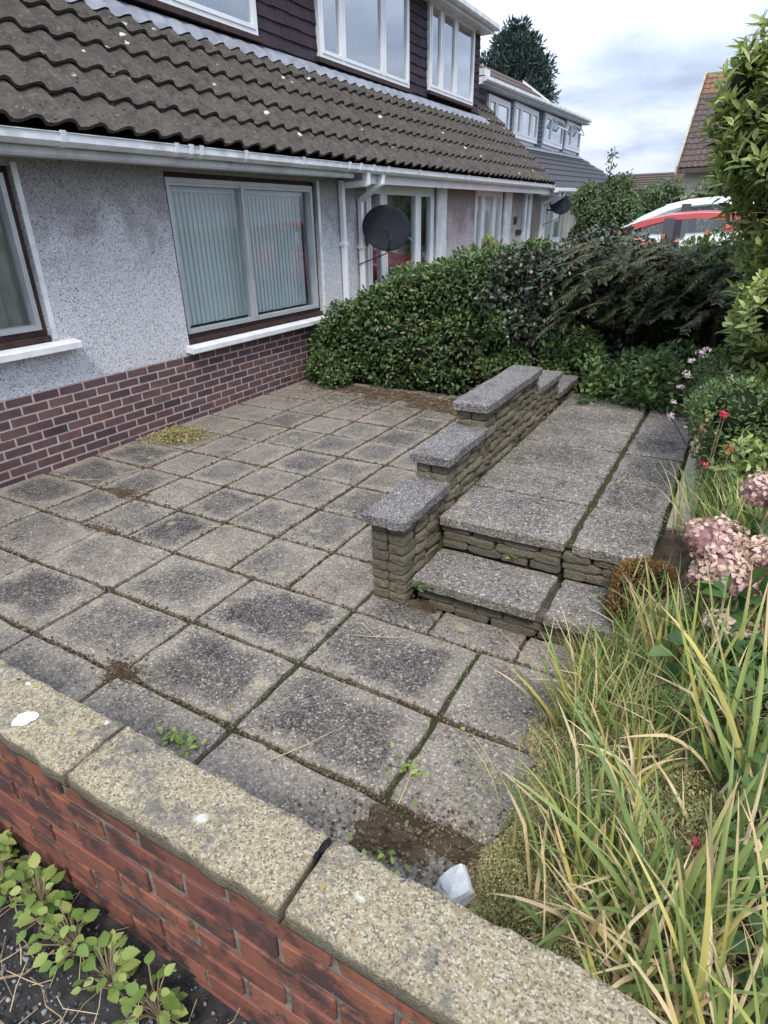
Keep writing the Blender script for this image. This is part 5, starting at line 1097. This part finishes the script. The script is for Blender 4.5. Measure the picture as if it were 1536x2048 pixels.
for i in range(16):
    t = i/15*3.99; a = int(t); p = path[a].lerp(path[a+1], t-a)-Vector((5.06,-.95,.45)); az0 = rn.uniform(0, 6.28)
    for j in range(3): link('leaf', BL[rn.randrange(6)], br, p+Vector((rn.uniform(-.02,.02),rn.uniform(-.02,.02),rn.uniform(.0,.03))), (rn.uniform(-.4,.4), rn.uniform(-.5,.3), az0+(j-1)*1.15), (rn.uniform(.75,1.25),)*3)
# broad green leaves filling the bottom right corner
lm = plant('lemon_balm', (5.08,-1.25,.35), 'mass of fresh green toothed leaves behind the irises at the lower right edge', 'plant')
LB = [tooth_leaf_mesh('leaf', 'bramble', .062, .046, 7, .2, .18, 20+i) for i in range(8)]; rn = random.Random(77)
for i in range(170):
    x = 4.96+abs(rn.gauss(0,.14)); y = rn.uniform(-1.75,-.75); z = bed_h(x,y)+rn.uniform(.04,.2); link('leaf', LB[rn.randrange(8)], lm, (x-5.08,y+1.25,z-.35), (rn.uniform(-.5,.5), rn.uniform(-.6,.35), rn.uniform(0,6.28)), (rn.uniform(.6,1.15),)*3)
# dry straw and litter of the bed
def straws(name, P, L, mat, kind='stuff', rad=.0012, flat=.25, seed=0):
    rg = random.Random(seed); mb = MB()
    for p in P:
        a = rg.uniform(0,6.28); d = Vector((math.cos(a), math.sin(a), rg.uniform(-.1,.6)*flat*4)).normalized(); l = L*rg.uniform(.4,1.2); p = Vector(p); b = p+d*l*.5+Vector((rg.gauss(0,.1)*l, rg.gauss(0,.1)*l, .05*l)); mb.tube([p, b, p+d*l+Vector((0,0,-.04*l))], rad*rg.uniform(.7,1.3), 3, False)
    o = mb.build(name, mat); o['kind'] = kind; return o
straws('sedum_edge_stems', [(4.40+.8*(.035*math.sin(y*9)+.025*math.sin(y*23+1))+random.gauss(.03,.05), y, max(.012, bed_h(4.42,y))+random.uniform(.0,.04)) for y in (random.uniform(-1.95,-.3) for _ in range(420))], .055, MAT['twig'], rad=.0009, flat=.2, seed=4)
rn = random.Random(3); straws('dry_stem_litter', [(x, y, bed_h(x, y)+.03) for x, y in ((rn.uniform(4.5,5.1), rn.uniform(-1.98,-1.2)) for _ in range(240))], .16, MAT['straw'], seed=1)
straws('bed_litter', [(x, y, bed_h(x, y)+.03) for x, y in ((rn.uniform(4.6,5.0), rn.uniform(-1.1,.6)) for _ in range(160))], .12, MAT['twig'], seed=2)
fb = plant('red_budded_stem', (4.90,-1.48,.15), 'thin stem with one crimson bud among the withered irises', 'flower'); MB().tube([(0,0,0),(-.02,.0,.15),(-.01,0,.27)], .002, 4).build('stem', MAT['twig'], fb); flower_head(fb, (-.01,0,.275), .008, 14, MAT['red_petal'], 4, .016, .008, 'bud', 1.6, -1)

# ================================================================== outside the front wall
rn = random.Random(91)
WL = [tooth_leaf_mesh('leaf', 'weed', .050, .040, 5, .16, .15, i) for i in range(7)]
for i, (x, y, n, lb) in enumerate([(3.33,-2.30,26,'green leafy weed at the foot of the brick wall, furthest left'),(3.43,-2.33,20,'leafy weed at the brick wall beside the leftmost one'),(3.56,-2.32,26,'bushy green weed at the wall foot below the third brick course'),(3.70,-2.33,20,'weed with pale green leaves at the wall foot in the middle of the row'),(3.83,-2.34,18,'sparse weed with yellowing leaves at the wall foot'),(3.96,-2.33,18,'trailing weed at the bottom edge below the brick wall')]):
    t = plant('wall_weed', (x, y, .29), lb, 'weed', 'weeds along the foot of the front wall'); stm = MB()
    for k in range(int(n*1.9)):
        a = rn.uniform(0,6.28); q = rn.uniform(.01,.085); z = rn.uniform(.01,.13); p = Vector((q*math.cos(a), min(q*math.sin(a)*.7, .03), z)); stm.tube([(0,0,-.01),(p.x*.5,p.y*.5,z*.7),p], .0016, 4, False)
        link('leaf', WL[rn.randrange(7)], t, p, (rn.uniform(-.35,.35), rn.uniform(-.5,.25), a+rn.uniform(-.5,.5)), (rn.uniform(.32,.78),)*3)
    stm.build('stem', MAT['twig'], t)
straws('dry_root_litter', [(rn.uniform(3.1,4.2), rn.uniform(-2.62,-2.27), .30) for _ in range(110)], .10, MAT['straw'], rad=.0011, flat=.12, seed=5)
for pts in ([(3.62,-2.50,.295),(3.70,-2.50,.305),(3.76,-2.47,.30),(3.80,-2.50,.31),(3.86,-2.49,.30)], [(3.50,-2.50,.30),(3.60,-2.46,.31),(3.64,-2.42,.30),(3.66,-2.36,.31)]):
    o = MB().tube(pts, [.003,.0028,.0025,.002,.0015][:len(pts)], 5).build('dead_root', MAT['twig']); tag(o, 'long pale wiry dead root running to the bottom edge of the gravel' if pts[0][0] > 3.55 else 'shorter pale dead root bending towards the wall weeds', 'root', 'dead roots on the gravel')
bm = bmesh.new(); bmesh.ops.create_icosphere(bm, subdivisions=1, radius=1); iv = np.array([v.co[:] for v in bm.verts]); iF = np.array([[v.index for v in f.verts] for f in bm.faces]); bm.free()
def gravel(name, P, size, mat, seed):
    rg = np.random.default_rng(seed); n = len(P); S = size*rg.uniform(.5,1.4,(n,1,1))*rg.uniform(.6,1.2,(n,1,3)); V = iv[None]*S*rg.uniform(.75,1.2,(n,len(iv),1))+np.asarray(P)[:,None]; F = iF[None]+(np.arange(n)*len(iv))[:,None,None]
    o = link(name, nparr_mesh(name, mat, V.reshape(-1,3), F.reshape(-1,3), None, np.repeat(rg.random(n), len(iv)))); o['kind'] = 'stuff'; return o
gm = leaf_mat('grey_chippings', [(0,(.03,.031,.034)),(.5,(.085,.087,.095)),(.85,(.16,.16,.165)),(1,(.3,.29,.28))], .9, 0)
rg = np.random.default_rng(6); n = 9000; X = rg.uniform(2.6,4.6,n); Y = rg.uniform(-3.0,-2.25,n); k = rg.random(n) > .75*np.exp(-((Y+2.30)/.10)**2); X, Y = X[k], Y[k]
gravel('gravel', np.stack([X, Y, .285+.02*(Y+2.5)+rg.uniform(-.002,.006,len(X))],1), .0052, gm, 3)

# ================================================================== loose things on the paving
rg = np.random.default_rng(61); cr = []
for (x, y, sx, sy, n) in ((4.08,-1.57,.13,.10,420),(4.30,-1.50,.17,.06,260),(2.64,-1.43,.08,.05,150),(3.60,-.33,.07,.04,100),(.95,-.05,.2,.08,220),(1.36,-.53,.12,.03,120),(.55,-.95,.2,.06,200),(1.2,3.2,.6,.2,500),(2.5,3.0,.5,.25,500)): cr.append(np.stack([rg.normal(x,sx,n), rg.normal(y,sy,n), rg.uniform(.002,.02 if sx < .3 and y < -1.4 else .008,n)],1))
for yy in (-.08,.385,.848,1.326,1.785,2.245,2.70):
    n = 420; cr.append(np.stack([rg.uniform(.05,3.28,n), rg.normal(yy,.010,n)+.008*np.sin(rg.uniform(0,30,n)), rg.uniform(-.006,.005,n)],1))
for xx in (.707,1.127,1.56,2.0,2.44,2.866):
    n = 420; cr.append(np.stack([rg.normal(xx,.009,n), rg.uniform(-.5,3.3,n), rg.uniform(-.006,.005,n)],1))
for yy in (-.533,-1.0,-1.44):
    n = 420; cr.append(np.stack([rg.uniform(.1,4.3,n), rg.normal(yy,.011,n), rg.uniform(-.006,.005,n)],1))
gravel('soil_crumbs', np.concatenate(cr), .006, leaf_mat('soil_crumb', [(0,(.06,.044,.028)),(.6,(.12,.09,.06)),(1,(.2,.15,.1))], .95, 0), 8)
cl = plant('clippings_heap', (.3,1.1,0), 'small heap of yellowed hedge clippings on the slabs against the brick plinth', 'clippings')
rg = np.random.default_rng(8); n = 2600; u = rg.normal(size=n)*.145; v = rg.normal(size=n)*.125; hz = .035*np.exp(-(u**2+v**2)/.03); P = np.stack([u+.0,v,hz*rg.uniform(.2,1,n)+.006],1); P[:,0] = np.maximum(P[:,0],-.26)
clm = leaf_mat('yellow_clippings', [(0,(.11,.095,.035)),(.5,(.26,.22,.09)),(1,(.40,.35,.17))], .8, .1)
leaves('clippings', cl, clm, P, rg.normal(size=(n,3))*np.array([1,1,.25]), np.array([0,0,1])+rg.normal(size=(n,3))*.5, .03*rg.uniform(.5,1.1,n), .011)
def soil_heap(x, y, rx, ry, h, seed, label):
    rg = random.Random(seed); V = []; F = []; na = 48; nr = 9; jt = [rg.uniform(.85,1.12) for _ in range(48)]
    for i in range(nr+1):
        for j in range(na): q = i/nr; a = 2*PI*j/na; k = q*(1+.2*math.sin(3*a+seed)+.1*math.sin(7*a+seed*2))*(1+(jt[j]-1)*q); V.append((rx*k*math.cos(a), ry*k*math.sin(a), h*(1-q*q)*rg.uniform(.6,1.1)+.001))
    for i in range(nr): F += [(i*na+j, i*na+(j+1) % na, (i+1)*na+(j+1) % na, (i+1)*na+j) for j in range(na)]
    o = MB().add(V, F).build('soil_heap', MAT['soil'], loc=(x, y, -.002)); return tag(o, label, 'soil', 'soil on the slabs')
soil_heap(2.64,-1.43,.10,.055,.022,1,'small brown soil heap filling the slab junction near the front wall')
soil_heap(4.06,-1.55,.12,.08,.022,2,'large brown soil heap where the corner slab has sunk')
soil_heap(4.30,-1.49,.17,.045,.018,3,'brown soil strip between sunken slab and pale sedum')
soil_heap(3.60,-.33,.09,.045,.03,4,'dark soil pocket at the foot of the stepped wall pillar')
soil_heap(.95,-.05,.22,.09,.008,5,'brown soil smear over slabs near the brick plinth')
soil_heap(1.36,-.53,.13,.03,.007,6,'soil smear along the wide joint left of centre')
soil_heap(.55,-.95,.22,.06,.02,7,'soil and weeds in the joint at the left edge of the patio')
for i, (x, y, rx, ry) in enumerate([(.9,3.35,.5,.16),(1.6,3.28,.55,.2),(2.3,3.15,.5,.28),(2.85,3.0,.42,.3)]): soil_heap(x, y, rx, ry, .018, 20+i, ['soil drift under the hedge nearest the house','second soil drift from the house under the hedge','soil drift under the middle of the hedge','soil drift between hedge and stepped wall'][i])
rg = np.random.default_rng(12)
def scatter(name, n, box, mat, L, W, z=.006, seed=0):
    r_ = np.random.default_rng(seed); P = np.stack([r_.uniform(box[0],box[1],n), r_.uniform(box[2],box[3],n), np.full(n, z)+r_.uniform(0,.006,n)],1); o = leaves(name, None, mat, P, r_.normal(size=(n,3))*np.array([1,1,.12]), np.array([0,0,1])+r_.normal(size=(n,3))*.3, L*r_.uniform(.5,1.2,n), W*r_.uniform(.6,1.2,n)); return o
scatter('hedge_litter', 900, (.3,3.2,2.55,3.55), MAT['deadleaf'], .035, .014, .012, 1); scatter('patio_litter', 260, (.1,4.3,-2.0,2.6), MAT['deadleaf'], .018, .008, .006, 2)
scatter('path_litter', 120, (3.6,4.6,.0,2.5), MAT['deadleaf'], .02, .009, .371, 3); scatter('fallen_green_leaves', 26, (.9,4.2,-1.9,.6), MAT['weed'], .03, .014, .008, 4)
rn = random.Random(14); straws('hedge_straw_litter', [(rn.uniform(.5,3.2), rn.uniform(2.7,3.5), .02) for _ in range(170)], .13, MAT['twig'], rad=.0016, flat=.08, seed=7)
# moss and weeds in the joints
JP = []; rgj = random.Random(17)
for x0, y0, x1, y1, n in ((3.304,-.55,3.304,-1.44,150),(3.304,-1.44,2.635,-1.44,90),(2.0,-1.0,3.3,-1.0,60),(3.99,-.55,3.99,-1.5,130),(2.64,-.55,2.64,-1.4,50),(3.3,-1.0,4.3,-1.0,70),(3.3,-1.44,4.0,-1.44,50),(2.0,-.533,3.3,-.533,60),(4.225,.0,4.225,2.3,60),(3.53,.5,3.53,2.2,60),(1.34,-1.4,.9,-1.44,40)):
    for _ in range(n): t = rgj.random()**1.3; JP.append((x0+(x1-x0)*t+rgj.gauss(0,.004), y0+(y1-y0)*t+rgj.gauss(0,.004), (-.008 if y0 < -.01 or x0 < 3.5 else .357)))
JP = np.array(JP); n = len(JP); leaves('joint_moss', None, MAT['cover'], JP, RNG.normal(size=(n,3))*.6+np.array([0,0,.5]), RNG.normal(size=(n,3)), .016, .006)
for i, (x, y, z, nn, lb) in enumerate([(3.20,-1.60,.0,46,'low green weed growing against the inside of the front wall'),(3.60,-.36,.13,40,'tuft of green weed under the lower tread beside the pillar'),(4.03,-1.30,.0,20,'small pale weed in the joint above the sunken slab'),(4.12,-1.66,.02,18,'weed seedling on the soil heap'),(.55,-.93,.02,34,'pale weed in the left edge joint of the patio'),(3.98,.01,.20,12,'tiny weed growing from the upper riser')]):
    t = plant('joint_weed', (x, y, z), lb, 'weed'); rg = np.random.default_rng(i); P = rg.normal(size=(nn,3))*np.array([.045,.025,.008])+np.array([0,0,.02]); leaves('foliage', t, MAT['weed' if i != 1 else 'bramble'], P, rg.normal(size=(nn,3))*np.array([1,1,.3])+np.array([0,0,.3]), np.array([0,0,1])+rg.normal(size=(nn,3))*.3, .034*rg.uniform(.5,1.1,nn), .016, True)
# white painted stones by the wall
for x, y, z, s, lb, sd_ in ((4.335,-1.62,.035,(.05,.06,.05),'angular white painted stone on the sunken slab behind the coping',1),(4.485,-1.72,.03,(.03,.03,.022),'small white stone chip at the edge of the sedum',2)):
    bm = bmesh.new(); rs = random.Random(sd_)
    for p in [(-1,-.7,-.6),(.9,-.8,-.6),(1,.6,-.6),(-.7,.9,-.6),(-.9,-.5,.1),(.6,-.7,.2),(.8,.4,.3),(-.5,.7,.5),(.1,.75,1.15),(-.15,.55,1.2)]: bm.verts.new([p[k]*s[k]*rs.uniform(.9,1.1) for k in range(3)])
    bmesh.ops.convex_hull(bm, input=bm.verts); bmesh.ops.subdivide_edges(bm, edges=bm.edges, cuts=2, use_grid_fill=True); [v.co.__iadd__(Vector((rs.gauss(0,.0022), rs.gauss(0,.0022), rs.gauss(0,.0022)))) for v in bm.verts]; me = bpy.data.meshes.new('white_stone'); bm.to_mesh(me); bm.free(); me.materials.append(MAT['white_stone'])
    o = link('white_stone', me, None, (x, y, z), (.1, -.15, -.5)); tag(o, lb, 'stone')
o = link('broken_slab', block_mesh('broken_slab', .26, .16, .05, MAT['slab'], .004, 2, .008, 9), None, (4.42,-1.80,.03), (.2,-.1,-.3)); tag(o, 'broken piece of grey slab tilted beside the white stone', 'slab')
for i, (a, b) in enumerate([((3.55,-1.50,.012),(3.68,-1.28,.02)),((3.42,-.72,.008),(3.66,-.62,.012)),((.62,.16,.01),(.80,.34,.02)),((4.05,-1.44,.012),(4.02,-1.26,.03)),((3.40,-.62,.008),(3.55,-.70,.01)),((1.95,-.2,.01),(2.2,-.05,.012)),((.35,-.1,.01),(.62,.02,.012))]):
    a = Vector(a); b = Vector(b); o = MB().tube([a, (a+b)/2+Vector((.008,-.006,.004)), b], [.0022,.002,.0012], 5).build('straw_stalk', MAT['straw']); tag(o, ['longest straw stalk, lying across the joint just behind the front wall','straw stalk on the slab in front of the pillar','bent straw stalk beside the brick plinth','thick straw stalk in the joint above the soil heap','short straw stalk close to the foot of the pillar','straw stalk in the middle of the patio','straw stalk on the dark slab near the left edge'][i], 'stalk', 'straw stalks on the paving')
